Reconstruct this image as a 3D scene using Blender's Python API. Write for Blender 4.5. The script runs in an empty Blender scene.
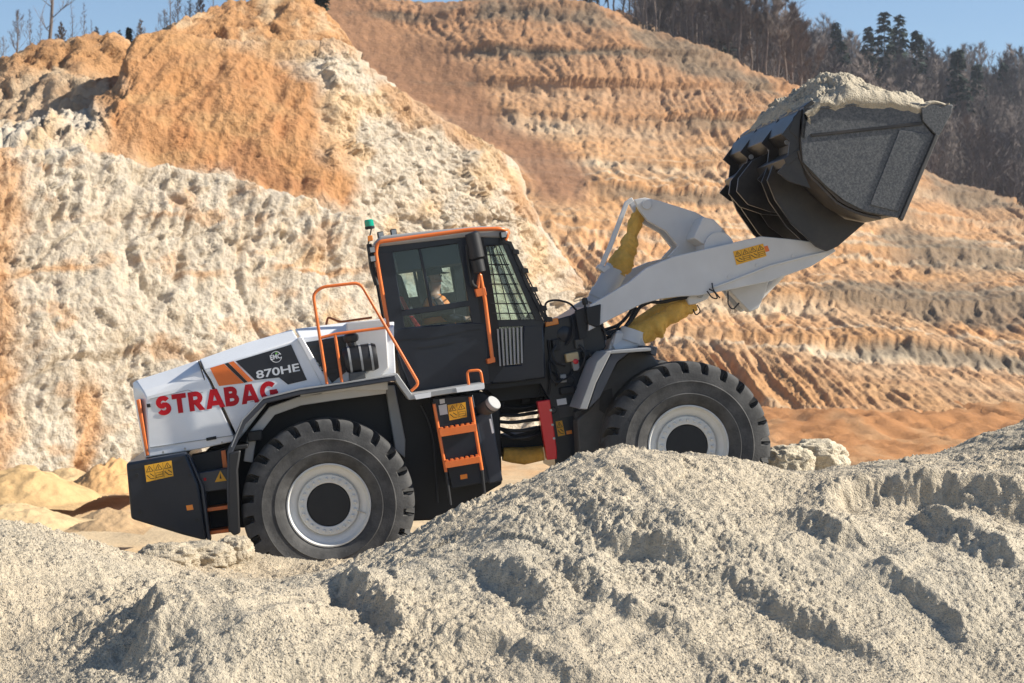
import bpy, bmesh, math, random
import numpy as np
from mathutils import Matrix, Vector
from math import radians, sin, cos, pi
random.seed(7)
rng = np.random.default_rng(11)
scene = bpy.context.scene
col = scene.collection

# ------------------------------------------------------------------ camera, sky, sun, exposure
F = 1900.0          # focal length in pixels of the 1024 px wide frame
CAMZ = 2.70         # camera height over the ground the machine stands on
cam_d = bpy.data.cameras.new('camera')
cam = bpy.data.objects.new('camera', cam_d)
col.objects.link(cam)
cam.location = (0, 0, CAMZ)
cam.rotation_euler = (radians(90), 0, 0)
cam_d.sensor_width = 36.0
cam_d.lens = 36.0 * F / 1024.0
cam_d.clip_start = 0.1
cam_d.clip_end = 5000.0
cam_d.dof.use_dof = True
cam_d.dof.focus_distance = 19.5
cam_d.dof.aperture_fstop = 4.0
scene.camera = cam

SUN_EL, SUN_TOCAM = 36.0, 1.0
sv = Vector((cos(radians(SUN_TOCAM)) * cos(radians(SUN_EL)), -sin(radians(SUN_TOCAM)) * cos(radians(SUN_EL)), sin(radians(SUN_EL))))
world = bpy.data.worlds.new('World')
scene.world = world
world.use_nodes = True
wn = world.node_tree
wn.nodes.clear()
sky = wn.nodes.new('ShaderNodeTexSky')
sky.sky_type = 'NISHITA'
sky.sun_disc = False
sky.sun_elevation = radians(SUN_EL)
sky.sun_rotation = math.atan2(sv.x, sv.y)
sky.altitude = 900
sky.air_density = 1.0
sky.dust_density = 0.5
sky.ozone_density = 2.5
bg = wn.nodes.new('ShaderNodeBackground')
bg.inputs['Strength'].default_value = 0.085
wo = wn.nodes.new('ShaderNodeOutputWorld')
wn.links.new(sky.outputs[0], bg.inputs[0])
wn.links.new(bg.outputs[0], wo.inputs[0])
sun_d = bpy.data.lights.new('sun', 'SUN')
sun_d.energy = 5.0
sun_d.angle = radians(0.53)
sun_d.color = (1.0, 0.935, 0.81)
sun = bpy.data.objects.new('sun', sun_d)
sun.rotation_euler = (-sv).to_track_quat('-Z', 'Y').to_euler()
sun.location = (30, -10, 40)
col.objects.link(sun)
scene.view_settings.view_transform = 'Standard'
scene.view_settings.look = 'None'
scene.view_settings.exposure = 0.72
scene.view_settings.gamma = 1.0

def W(px, py, D):
    """world point at depth D seen along a direction given in picture units"""
    return Vector(((px - 512.0) / F * D, D, CAMZ + (341.5 - py) / F * D))

# ------------------------------------------------------------------ machine frame
TR = 0.93
HALF = 1.45
Prw, Pfw = W(329, 506, 20.3), W(690, 446.5, 20.75)
ax = (Pfw - Prw).normalized()
ay = Vector((0, 0, 1)).cross(ax).normalized()
az = ax.cross(ay).normalized()
WB = (Pfw - Prw).length
Rm = Matrix((ax, ay, az)).transposed()
org = Prw - Rm @ Vector((0, -HALF, TR))
MM = Matrix.Translation(org) @ Rm.to_4x4()
MI = MM.inverted()
def L(px, py, y):
    """measure a point of the machine: where the sight line meets the machine's lengthwise plane at y -> (x, z)"""
    o = MI @ Vector((0, 0, CAMZ)); d = MI.to_3x3() @ Vector(((px - 512.0) / F, 1.0, (341.5 - py) / F))
    t = (y - o.y) / d.y
    return (o.x + t * d.x, o.z + t * d.z)

# ------------------------------------------------------------------ materials
def mat(name, color, rough=0.5, metal=0.0, var=0.0, vscale=6.0, bump=0.0, bscale=40.0, dust=0.0, dustcol=(0.42, 0.37, 0.30), coat=0.0, spec=0.5):
    m = bpy.data.materials.new(name); m.use_nodes = True
    nt = m.node_tree; b = nt.nodes['Principled BSDF']
    b.inputs['Base Color'].default_value = (*color, 1)
    b.inputs['Roughness'].default_value = rough
    b.inputs['Metallic'].default_value = metal
    b.inputs['Specular IOR Level'].default_value = spec
    b.inputs['Coat Weight'].default_value = coat
    b.inputs['Coat Roughness'].default_value = 0.12
    tc = nt.nodes.new('ShaderNodeTexCoord')
    last = None
    if var > 0 or dust > 0:
        n = nt.nodes.new('ShaderNodeTexNoise'); n.inputs['Scale'].default_value = vscale; n.inputs['Detail'].default_value = 7; n.inputs['Roughness'].default_value = 0.65
        nt.links.new(tc.outputs['Object'], n.inputs['Vector'])
        if var > 0:
            mr = nt.nodes.new('ShaderNodeMapRange'); mr.inputs[1].default_value = 0.3; mr.inputs[2].default_value = 0.7
            mr.inputs[3].default_value = 1 - var; mr.inputs[4].default_value = 1 + var
            nt.links.new(n.outputs[0], mr.inputs[0])
            mx = nt.nodes.new('ShaderNodeVectorMath'); mx.operation = 'SCALE'; mx.inputs[0].default_value = color
            nt.links.new(mr.outputs[0], mx.inputs['Scale'])
            last = mx.outputs[0]
        if dust > 0:
            n2 = nt.nodes.new('ShaderNodeTexNoise'); n2.inputs['Scale'].default_value = vscale * 0.37; n2.inputs['Detail'].default_value = 9; n2.inputs['Roughness'].default_value = 0.72
            nt.links.new(tc.outputs['Object'], n2.inputs['Vector'])
            m2 = nt.nodes.new('ShaderNodeMapRange'); m2.inputs[1].default_value = 0.42; m2.inputs[2].default_value = 0.72; m2.inputs[3].default_value = 0.15 * dust; m2.inputs[4].default_value = dust
            nt.links.new(n2.outputs[0], m2.inputs[0])
            mix = nt.nodes.new('ShaderNodeMix'); mix.data_type = 'RGBA'
            mix.inputs[6].default_value = (*color, 1); mix.inputs[7].default_value = (*dustcol, 1)
            nt.links.new(m2.outputs[0], mix.inputs[0])
            if last: nt.links.new(last, mix.inputs[6])
            last = mix.outputs[2]
            mr3 = nt.nodes.new('ShaderNodeMapRange'); mr3.inputs[3].default_value = rough; mr3.inputs[4].default_value = min(1.0, rough + 0.5)
            nt.links.new(m2.outputs[0], mr3.inputs[0]); nt.links.new(mr3.outputs[0], b.inputs['Roughness'])
        nt.links.new(last, b.inputs['Base Color'])
    if bump > 0:
        nb = nt.nodes.new('ShaderNodeTexNoise'); nb.inputs['Scale'].default_value = bscale; nb.inputs['Detail'].default_value = 6
        nt.links.new(tc.outputs['Object'], nb.inputs['Vector'])
        bp = nt.nodes.new('ShaderNodeBump'); bp.inputs['Strength'].default_value = 1.0; bp.inputs['Distance'].default_value = bump
        nt.links.new(nb.outputs[0], bp.inputs['Height']); nt.links.new(bp.outputs[0], b.inputs['Normal'])
    return m

def earth_mat(name, vscale, var, bump, bscale, rough=0.95, grain=None):
    """colour comes from the sheet's own 'soil' attribute (kind of soil), broken up by noise"""
    m = bpy.data.materials.new(name); m.use_nodes = True
    nt = m.node_tree; b = nt.nodes['Principled BSDF']
    b.inputs['Roughness'].default_value = rough; b.inputs['Specular IOR Level'].default_value = 0.15
    tc = nt.nodes.new('ShaderNodeTexCoord')
    at = nt.nodes.new('ShaderNodeAttribute'); at.attribute_name = 'soil'
    n = nt.nodes.new('ShaderNodeTexNoise'); n.inputs['Scale'].default_value = vscale; n.inputs['Detail'].default_value = 8; n.inputs['Roughness'].default_value = 0.7
    nt.links.new(tc.outputs['Object'], n.inputs['Vector'])
    mr = nt.nodes.new('ShaderNodeMapRange'); mr.inputs[1].default_value = 0.3; mr.inputs[2].default_value = 0.7; mr.inputs[3].default_value = 1 - var; mr.inputs[4].default_value = 1 + var
    nt.links.new(n.outputs[0], mr.inputs[0])
    mx = nt.nodes.new('ShaderNodeVectorMath'); mx.operation = 'SCALE'
    nt.links.new(at.outputs['Color'], mx.inputs[0]); nt.links.new(mr.outputs[0], mx.inputs['Scale'])
    nt.links.new(mx.outputs[0], b.inputs['Base Color'])
    nb = nt.nodes.new('ShaderNodeTexNoise'); nb.inputs['Scale'].default_value = bscale; nb.inputs['Detail'].default_value = 5; nb.inputs['Roughness'].default_value = 0.65
    nt.links.new(tc.outputs['Object'], nb.inputs['Vector'])
    bp = nt.nodes.new('ShaderNodeBump'); bp.inputs['Distance'].default_value = bump; bp.inputs['Strength'].default_value = 1.0
    nt.links.new(nb.outputs[0], bp.inputs['Height']); last = bp.outputs[0]
    for gs, gd in (grain or ()):
        vo = nt.nodes.new('ShaderNodeTexVoronoi'); vo.inputs['Scale'].default_value = gs; nt.links.new(tc.outputs['Object'], vo.inputs['Vector'])
        b2 = nt.nodes.new('ShaderNodeBump'); b2.inputs['Distance'].default_value = gd; b2.invert = True
        nt.links.new(vo.outputs['Distance'], b2.inputs['Height']); nt.links.new(last, b2.inputs['Normal']); last = b2.outputs[0]
    nt.links.new(last, b.inputs['Normal'])
    return m

# ------------------------------------------------------------------ tagging
def tag(o, label=None, cat=None, group=None, kind=None):
    if label: o['label'] = label
    if cat: o['category'] = cat
    if group: o['group'] = group
    if kind: o['kind'] = kind
    return o
def empty(name, matrix=None, loc=None):
    o = bpy.data.objects.new(name, None); col.objects.link(o); o.empty_display_size = 0.3
    if matrix is not None: o.matrix_world = matrix
    if loc is not None: o.location = loc
    return o

# ------------------------------------------------------------------ mesh builder
class MB:
    def __init__(s): s.v = []; s.f = []
    def add(s, vs, fs):
        n = len(s.v); s.v += [tuple(v) for v in vs]; s.f += [tuple(i + n for i in f) for f in fs]; return s
    def prism(s, pts, y0, y1):
        n = len(pts)
        vs = [(x, y0, z) for x, z in pts] + [(x, y1, z) for x, z in pts]
        fs = [tuple(range(n)), tuple(range(2 * n - 1, n - 1, -1))] + [(i, i + n, (i + 1) % n + n, (i + 1) % n) for i in range(n)]
        return s.add(vs, fs)
    def pp(s, px, y0, y1, yr=None):
        yr = min(y0, y1) if yr is None else yr
        return s.prism([L(a, b, yr) for a, b in px], y0, y1)
    def strip(s, px, w, y0, y1, yr=None, pxs=True):
        """a bent plate of thickness w (m) following a side-view path"""
        yr = min(y0, y1) if yr is None else yr
        P = [Vector(L(a, b, yr)) if pxs else Vector((a, b)) for a, b in px]
        up, dn = [], []
        for i, p in enumerate(P):
            d1 = (p - P[i - 1]).normalized() if i else None
            d2 = (P[i + 1] - p).normalized() if i < len(P) - 1 else None
            if d1 is None: d1 = d2
            if d2 is None: d2 = d1
            t = (d1 + d2).normalized(); nrm = Vector((-t.y, t.x)); k = 1 / max(0.5, nrm.dot(Vector((-d1.y, d1.x))))
            up.append(p + nrm * w / 2 * k); dn.append(p - nrm * w / 2 * k)
        n = len(P); vs = []
        for a, b in zip(up, dn): vs += [(a.x, y0, a.y), (b.x, y0, b.y), (b.x, y1, b.y), (a.x, y1, a.y)]
        fs = [(0, 1, 2, 3), tuple(4 * (n - 1) + i for i in (3, 2, 1, 0))]
        for i in range(n - 1):
            for j in range(4):
                a = 4 * i + j; b = 4 * i + (j + 1) % 4; fs.append((a, a + 4, b + 4, b))
        return s.add(vs, fs)
    def box(s, c, size, rot=None):
        vs = []
        for sx in (-1, 1):
            for sy in (-1, 1):
                for sz in (-1, 1):
                    v = Vector((sx * size[0] / 2, sy * size[1] / 2, sz * size[2] / 2))
                    if rot is not None: v = rot @ v
                    vs.append(v + Vector(c))
        return s.add(vs, [(0, 1, 3, 2), (4, 6, 7, 5), (0, 4, 5, 1), (2, 3, 7, 6), (0, 2, 6, 4), (1, 5, 7, 3)])
    def tube(s, path, r, n=8, closed=False, squash=None):
        P = [Vector(p) for p in path]; m = len(P)
        rr = r if isinstance(r, (list, tuple)) else [r] * m
        T = []
        for i in range(m):
            if closed: a, b = P[i - 1], P[(i + 1) % m]
            else: a, b = P[max(0, i - 1)], P[min(m - 1, i + 1)]
            T.append((b - a).normalized())
        u = T[0].orthogonal().normalized(); vs = []
        for i in range(m):
            u = (u - T[i] * u.dot(T[i])).normalized(); w = T[i].cross(u)
            for k in range(n):
                an = 2 * pi * k / n
                vs.append(P[i] + (u * cos(an) + w * sin(an)) * rr[i])
        fs = []
        for i in range(m if closed else m - 1):
            j = (i + 1) % m
            for k in range(n):
                k2 = (k + 1) % n
                fs.append((i * n + k, i * n + k2, j * n + k2, j * n + k))
        if not closed: fs += [tuple(range(n - 1, -1, -1)), tuple((m - 1) * n + k for k in range(n))]
        return s.add(vs, fs)
    def ptube(s, pts, r, n=8, closed=False, rad=0.0):
        """tube through (px, py, y) points, corners rounded by rad metres"""
        P = []
        for a, b, y in pts:
            x, z = L(a, b, y); P.append(Vector((x, y, z)))
        return s.tube(rounded(P, rad) if rad else P, r, n, closed)
    def lathe(s, prof, c, n=32, axis='y', cap=True):
        """prof: (radius, along) pairs around the axis through c"""
        vs, fs = [], []
        for r, y in prof:
            for k in range(n):
                a = 2 * pi * k / n
                if axis == 'y': vs.append((c[0] + r * cos(a), c[1] + y, c[2] + r * sin(a)))
                elif axis == 'z': vs.append((c[0] + r * cos(a), c[1] + r * sin(a), c[2] + y))
                else: vs.append((c[0] + y, c[1] + r * cos(a), c[2] + r * sin(a)))
        for i in range(len(prof) - 1):
            for k in range(n):
                k2 = (k + 1) % n; fs.append((i * n + k, i * n + k2, (i + 1) * n + k2, (i + 1) * n + k))
        if cap: fs += [tuple(range(n)), tuple((len(prof) - 1) * n + k for k in range(n))]
        return s.add(vs, fs)
    def cyl(s, a, b, r, n=16): return s.tube([a, b], r, n)
    def build(s, name, m, parent=None, bevel=0.0, smooth=35, seg=2):
        me = bpy.data.meshes.new(name); me.from_pydata(s.v, [], s.f)
        bm = bmesh.new(); bm.from_mesh(me)
        bmesh.ops.recalc_face_normals(bm, faces=bm.faces)
        bm.to_mesh(me); bm.free()
        if smooth:
            me.polygons.foreach_set('use_smooth', [True] * len(me.polygons))
            me.set_sharp_from_angle(angle=radians(smooth))
        if m: me.materials.append(m)
        o = bpy.data.objects.new(name, me); col.objects.link(o)
        if parent: o.parent = parent
        if bevel > 0:
            md = o.modifiers.new('bevel', 'BEVEL'); md.width = bevel; md.segments = seg; md.limit_method = 'ANGLE'; md.angle_limit = radians(40)
            md.harden_normals = False
        return o

def rounded(P, rad, k=4):
    out = [P[0]]
    for i in range(1, len(P) - 1):
        a, b, c = P[i - 1], P[i], P[i + 1]
        la, lc = (a - b).length, (c - b).length
        q = min(rad, la * 0.45, lc * 0.45)
        p0, p1 = b + (a - b).normalized() * q, b + (c - b).normalized() * q
        for j in range(k + 1):
            t = j / k; out.append(p0 * (1 - t) ** 2 + b * 2 * t * (1 - t) + p1 * t * t)
    out.append(P[-1])
    return out

# ------------------------------------------------------------------ numpy noise
_perm = rng.permutation(256).astype(np.int32); _perm = np.concatenate([_perm, _perm, _perm])
_g = rng.normal(size=(256, 3)).astype(np.float32); _g /= np.linalg.norm(_g, axis=1, keepdims=True)
def perlin(x, y, z):
    x = np.asarray(x, np.float32); y = np.asarray(y, np.float32); z = np.asarray(z, np.float32)
    x, y, z = np.broadcast_arrays(x, y, z)
    xi = np.floor(x).astype(np.int32); yi = np.floor(y).astype(np.int32); zi = np.floor(z).astype(np.int32)
    xf = x - xi; yf = y - yi; zf = z - zi
    xi &= 255; yi &= 255; zi &= 255
    u = xf * xf * xf * (xf * (xf * 6 - 15) + 10); v = yf * yf * yf * (yf * (yf * 6 - 15) + 10); w = zf * zf * zf * (zf * (zf * 6 - 15) + 10)
    def gr(dx, dy, dz):
        h = _perm[_perm[_perm[xi + dx] + yi + dy] + zi + dz]; g = _g[h]
        return g[..., 0] * (xf - dx) + g[..., 1] * (yf - dy) + g[..., 2] * (zf - dz)
    x00 = gr(0, 0, 0) * (1 - u) + gr(1, 0, 0) * u; x10 = gr(0, 1, 0) * (1 - u) + gr(1, 1, 0) * u
    x01 = gr(0, 0, 1) * (1 - u) + gr(1, 0, 1) * u; x11 = gr(0, 1, 1) * (1 - u) + gr(1, 1, 1) * u
    return ((x00 * (1 - v) + x10 * v) * (1 - w) + (x01 * (1 - v) + x11 * v) * w) * 1.5
def fbm(x, y, z, octv=5, gain=0.5, mode='p'):
    tot = 0; a = 1.0; f = 1.0
    for i in range(octv):
        n = perlin(x * f + 17.3 * i, y * f - 9.1 * i, z * f + 5.7 * i)
        if mode == 'r': n = 1 - 2 * np.abs(n)          # ridges
        elif mode == 'b': n = 2 * np.abs(n) - 0.6      # billows
        tot = tot + n * a; a *= gain; f *= 2.03
    return tot
def blocks(u, v, seed, tilt=0.6, crack=0.12, cw=0.10):
    """broken rock: every Voronoi cell is a tilted facet with its own standing height; cracks between cells"""
    u = np.asarray(u, np.float32); v = np.asarray(v, np.float32)
    iu = np.floor(u).astype(np.int64); iv = np.floor(v).astype(np.int64)
    f1 = np.full(u.shape, 9.0, np.float32); f2 = f1.copy(); h = np.zeros_like(f1)
    for du in (-1, 0, 1):
        for dv in (-1, 0, 1):
            cu, cv = iu + du, iv + dv
            k = _perm[(_perm[(cu + seed) & 255] + cv) & 255]; k2 = _perm[(k + 57) & 255]; k3 = _perm[(k + 131) & 255]; k4 = _perm[(k2 + 23) & 255]
            px = cu + 0.1 + 0.8 * k / 255.0; py = cv + 0.1 + 0.8 * k2 / 255.0
            d = np.hypot(u - px, v - py).astype(np.float32)
            val = (k3 / 255.0 - 0.5) + tilt * ((k4 / 127.5 - 1) * (u - px) + (k / 127.5 - 1) * (v - py))
            near = d < f1
            f2 = np.where(near, f1, np.minimum(f2, d)); h = np.where(near, val, h); f1 = np.where(near, d, f1)
    return (h - crack * sstep(cw, 0.0, f2 - f1)).astype(np.float32)
def sstep(a, b, x):
    t = np.clip((x - a) / (b - a), 0, 1); return t * t * (3 - 2 * t)

def grid_mesh(P, name, m, soil=None, parent=None, smooth=True):
    h, w = P.shape[:2]
    me = bpy.data.meshes.new(name)
    me.vertices.add(h * w); me.vertices.foreach_set('co', np.ascontiguousarray(P, dtype=np.float32).ravel())
    i = np.arange((h - 1) * (w - 1)); r = i // (w - 1); c = i % (w - 1); a = r * w + c
    q = np.stack([a, a + 1, a + w + 1, a + w], 1).astype(np.int32)
    me.loops.add(q.size); me.loops.foreach_set('vertex_index', q.ravel())
    me.polygons.add(len(q)); me.polygons.foreach_set('loop_start', np.arange(0, q.size, 4, dtype=np.int32))
    me.update(calc_edges=True)
    if smooth: me.polygons.foreach_set('use_smooth', np.ones(len(q), bool))
    if soil is not None:
        ca = me.color_attributes.new('soil', 'FLOAT_COLOR', 'POINT')
        cc = np.ones((h * w, 4), np.float32); cc[:, :3] = soil.reshape(-1, 3); ca.data.foreach_set('color', cc.ravel())
    if m: me.materials.append(m)
    o = bpy.data.objects.new(name, me); col.objects.link(o)
    if parent: o.parent = parent
    return o
def lin_rows(rows, nc, nr):
    """rows: [(k control points) per level] -> grid; nc columns in all, nr samples between levels (list)"""
    A = np.array([[tuple(W(*p)) for p in r] for r in rows])       # level, ctrl, 3
    k = A.shape[1]
    seg = np.linalg.norm(np.diff(A, axis=1), axis=2).mean(0) + 1e-6
    t = np.concatenate([[0], np.cumsum(seg)]); u = np.linspace(0, t[-1], nc)
    C = np.stack([np.stack([np.interp(u, t, A[l, :, d]) for d in range(3)], 1) for l in range(A.shape[0])])
    # soften the corners of the control lines
    ker = np.ones(max(3, nc // (k * 4)) | 1); ker /= ker.sum(); pad = len(ker) // 2
    Cs = np.stack([np.stack([np.convolve(np.pad(C[l, :, d], pad, mode='edge'), ker, 'valid') for d in range(3)], 1) for l in range(A.shape[0])])
    out = []
    for l in range(A.shape[0] - 1):
        for j in range(nr[l]):
            f = j / nr[l]; out.append(Cs[l] * (1 - f) + Cs[l + 1] * f)
    out.append(Cs[-1])
    return np.array(out)
def normals(P):
    du = np.gradient(P, axis=1); dv = np.gradient(P, axis=0)
    n = np.cross(du, dv); n /= np.linalg.norm(n, axis=2, keepdims=True) + 1e-9
    n[n[..., 1] > 0] *= -1
    return n
def pix(P):
    return 512 + F * P[..., 0] / P[..., 1], 341.5 - F * (P[..., 2] - CAMZ) / P[..., 1]
def blur2(a, k):
    ker = np.ones(k) / k
    a = np.apply_along_axis(lambda r: np.convolve(np.pad(r, k // 2, mode='edge'), ker, 'valid')[:len(r)], 0, a)
    return np.apply_along_axis(lambda r: np.convolve(np.pad(r, k // 2, mode='edge'), ker, 'valid')[:len(r)], 1, a)
def inpoly(x, y, poly):
    """signed distance to a polygon (positive inside)"""
    d = np.full(x.shape, 1e9); ins = np.zeros(x.shape, bool); n = len(poly)
    for i in range(n):
        (x1, y1), (x2, y2) = poly[i], poly[(i + 1) % n]
        ex, ey = x2 - x1, y2 - y1
        t = np.clip(((x - x1) * ex + (y - y1) * ey) / (ex * ex + ey * ey), 0, 1)
        d = np.minimum(d, np.hypot(x - x1 - t * ex, y - y1 - t * ey))
        if y1 != y2:
            ins ^= ((y1 > y) != (y2 > y)) & (x < (x2 - x1) * (y - y1) / (y2 - y1) + x1)
    return np.where(ins, d, -d)
def mixc(c, new, k):
    k = np.clip(k, 0, 1)[..., None]; return c * (1 - k) + np.array(new) * k
# ================================================================== THE QUARRY
M_sand = earth_mat('sand', 14.0, 0.20, 0.010, 60.0, grain=((40.0, 0.009), (95.0, 0.007)))
M_rock = earth_mat('cream_rock', 0.8, 0.17, 0.30, 3.0)
M_slope = earth_mat('terrace_rock', 0.5, 0.2, 0.25, 1.2)
M_soil = earth_mat('quarry_floor', 0.6, 0.14, 0.08, 2.2)
M_hill = earth_mat('forest_floor', 0.3, 0.3, 0.2, 0.8)
CREAM = (0.53, 0.455, 0.36); ORANGE = (0.50, 0.255, 0.10); RUST = (0.33, 0.155, 0.075); PALE = (0.52, 0.43, 0.305)
TAN = (0.50, 0.37, 0.22); GREYSAND = (0.485, 0.425, 0.33); PEACH = (0.42, 0.23, 0.105); SCRUB = (0.15, 0.12, 0.085)

# ---- foreground sand: a height field through measured heights
def tps_fit(X, Y, Z, lam=0.02):
    n = len(X); d2 = (X[:, None] - X) ** 2 + (Y[:, None] - Y) ** 2
    K = 0.5 * d2 * np.log(d2 + 1e-9) + np.eye(n) * lam
    A = np.zeros((n + 3, n + 3)); A[:n, :n] = K; A[:n, n] = 1; A[:n, n + 1] = X; A[:n, n + 2] = Y; A[n:, :n] = A[:n, n:].T
    return np.linalg.solve(A, np.concatenate([Z, [0, 0, 0]]))
def tps_eval(w, X, Y, x, y):
    out = w[-3] + w[-2] * x + w[-1] * y
    for i in range(len(X)):
        d2 = (x - X[i]) ** 2 + (y - Y[i]) ** 2
        out = out + w[i] * 0.5 * d2 * np.log(d2 + 1e-9)
    return out
ctrl = [(-120, 510, 15.5), (0, 534, 15.6), (60, 539, 15.7), (105, 551, 16.0), (150, 560, 16.6),
        (0, 600, 14.35), (0, 683, 13.3), (-130, 683, 13.2), (70, 610, 14.3),
        (130, 650, 13.2), (165, 592, 13.9), (235, 606, 13.5), (285, 645, 12.8), (215, 683, 12.3), (290, 683, 12.6), (120, 683, 12.7),
        (200, 574, 17.0), (250, 574, 18.3), (300, 566, 19.0), (350, 558, 18.9), (390, 552, 18.2), (150, 548, 18.6), (200, 552, 19.6), (240, 556, 20.4),
        (340, 580, 15.0), (400, 556, 16.0), (430, 524, 16.4), (465, 500, 16.4), (500, 484, 16.4), (540, 465, 16.3), (600, 447, 16.1), (640, 442, 16.0), (690, 450, 16.0), (740, 463, 16.0), (775, 474, 16.0), (803, 487, 15.9),
        (400, 600, 14.2), (450, 560, 14.6), (450, 620, 13.5), (450, 683, 12.6), (560, 560, 14.3), (600, 620, 13.3), (640, 520, 14.8), (640, 683, 12.5), (720, 540, 14.5), (750, 620, 13.3), (800, 683, 12.5), (360, 683, 12.6),
        (850, 466, 16.4), (900, 456, 16.6), (960, 440, 17.0), (1024, 418, 17.4), (1130, 396, 17.8), (1024, 520, 14.9), (1024, 600, 13.6), (1024, 683, 12.6), (900, 560, 14.2), (1140, 600, 13.7), (840, 520, 14.9)]
cx_, cy_, cz_ = [], [], []
for a, b, D in ctrl:
    p = W(a, b, D); cx_.append(p.x); cy_.append(p.y); cz_.append(p.z)
def pad(x): return 0.02 + 0.157 * (np.clip(x, -5, 5) + 1.95)
for x in (-7, -4, -2, 0, 2, 4, 7):
    for y in (19.6, 21.5, 23.5):
        if x < -1 and y < 20: continue
        cx_.append(x); cy_.append(y); cz_.append(float(pad(x)) - (0.25 if x > 3 else 0))
for x in (-6, -3, 0, 3, 6):
    cx_ += [x, x, x]; cy_ += [10.4, 8.0, 2.0]; cz_ += [0.12, -0.05, -0.1]
cx_, cy_, cz_ = map(np.array, (cx_, cy_, cz_))
tw = tps_fit(cx_, cy_, cz_)
def base_h(x, y): return tps_eval(tw, cx_, cy_, x, y)
def hit(px, py):
    """first point of the smooth sand surface along a sight line"""
    D = np.linspace(11.0, 20, 500); x = (px - 512) / F * D; z = CAMZ + (341.5 - py) / F * D
    under = z < base_h(x, D)
    i = int(np.argmax(under)) if under.any() else 499
    return float(x[i]), float(D[i])
# small slips in the sand: along each line the upper side stands proud of the lower by amp metres
scarps = [([(155, 592), (165, 606), (158, 628), (140, 660)], 0.20, 0.7),
          ([(300, 588), (345, 584), (388, 606), (396, 640), (392, 668)], 0.20, 0.9),
          ([(450, 572), (488, 562), (520, 578), (545, 606), (560, 630)], 0.15, 0.7),
          ([(590, 536), (612, 530), (650, 536), (690, 545), (712, 556)], 0.15, 0.8),
          ([(770, 508), (800, 515), (840, 532), (870, 548)], 0.15, 0.6),
          ([(800, 506), (835, 496), (880, 488), (950, 486), (1030, 498), (1100, 512)], 0.24, 0.8),
          ([(905, 505), (950, 520), (990, 545), (1030, 585)], 0.18, 0.8),
          ([(380, 512), (430, 540), (455, 560)], 0.0, 0.5),
          ([(520, 560), (600, 590), (680, 630), (740, 660)], 0.09, 0.4),
          ([(690, 560), (770, 590), (850, 635), (930, 668)], 0.10, 0.45),
          ([(860, 560), (930, 600), (985, 650)], 0.10, 0.5),
          ([(420, 625), (500, 640), (570, 668), (640, 690)], 0.08, 0.4),
          ([(560, 500), (640, 512), (720, 530), (790, 560)], 0.07, 0.4)]
def sand_h(x, y):
    h = base_h(x, y)
    for pts, amp, fall in scarps:
        if amp == 0: continue
        P = [hit(a, b) for a, b in pts]; n = len(P)
        lens = [math.hypot(P[i + 1][0] - P[i][0], P[i + 1][1] - P[i][1]) for i in range(n - 1)]; tot = sum(lens)
        xs, ys = zip(*P)
        m = (x > min(xs) - 3) & (x < max(xs) + 3) & (y > min(ys) - 3) & (y < max(ys) + 3)
        xx, yy = x[m], y[m]
        wob = 0.12 * perlin(xx * 1.6, yy * 1.6, 3.0) + 0.05 * perlin(xx * 7, yy * 7, 1.0) + 0.03 * perlin(xx * 17, yy * 17, 1.0)
        best = np.full(xx.shape, 1e9); sd = np.zeros(xx.shape); tt = np.zeros(xx.shape); acc = 0
        for i in range(n - 1):
            (x1, y1), (x2, y2) = P[i], P[i + 1]; ex, ey = x2 - x1, y2 - y1; l2 = ex * ex + ey * ey
            t = ((xx - x1) * ex + (yy - y1) * ey) / l2; tc = np.clip(t, 0, 1)
            d = np.hypot(xx - x1 - tc * ex, yy - y1 - tc * ey)
            side = ((xx - x1) * ey - (yy - y1) * ex) / math.sqrt(l2)      # >0: right-hand side of the path
            q = d < best; best = np.where(q, d, best); sd = np.where(q, np.sign(side) * d, sd); tt = np.where(q, (acc + tc * lens[i]) / tot, tt); acc += lens[i]
        sd = -sd + wob                    # >0: far side (left hand of a path drawn left to right)
        taper = sstep(0, 0.25, tt) * sstep(1, 0.7, tt)
        up = sstep(-0.10 - 0.55 * amp, 0.03, sd) * np.exp(-np.clip(sd, 0, 9) / fall * 1.3)
        dn = -0.35 * np.exp(-np.clip(-sd - 0.05, 0, 9) / (fall * 0.5)) * (1 - sstep(-0.2, 0.02, sd))
        endf = np.exp(-np.clip(best - 0.05, 0, 9) / fall) 
        h[m] += 0.85 * amp * (up * 1.1 + dn) * (1 + 0.25 * perlin(xx * 2.5, yy * 2.5, 7.0)) * taper * endf ** 0.5
    far = np.clip(y - 25.0 + 0.5 * perlin(x * 0.3, y * 0.3, 0), 0, 99)
    return h - 0.62 * far * sstep(0, 1.5, far)
nc = 960
ys = np.concatenate([np.linspace(0.5, 10.5, 30), np.linspace(10.6, 12.2, 36)[:-1], np.linspace(12.2, 17.3, 430)[:-1], np.linspace(17.3, 20.4, 100)[:-1], np.linspace(20.4, 25, 30)[:-1], np.linspace(25, 40, 26)])
uu = np.concatenate([np.linspace(-1.6, -0.36, 60)[:-1], np.linspace(-0.36, 0.36, nc), np.linspace(0.36, 1.6, 60)[1:]])
yy, u2 = np.meshgrid(ys, uu, indexing='ij')
xx = u2 * np.maximum(yy, 9.0)
hh = sand_h(xx, yy)
near = sstep(21, 19, yy) * 0.7 + 0.3
wheelpad_unused = np.exp(-((xx + 1.7) / 1.6) ** 2 - ((yy - 18.6) / 1.3) ** 2)
dg_ = xx * 0.80 + yy * 0.60; dp_ = -xx * 0.60 + yy * 0.80
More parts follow.
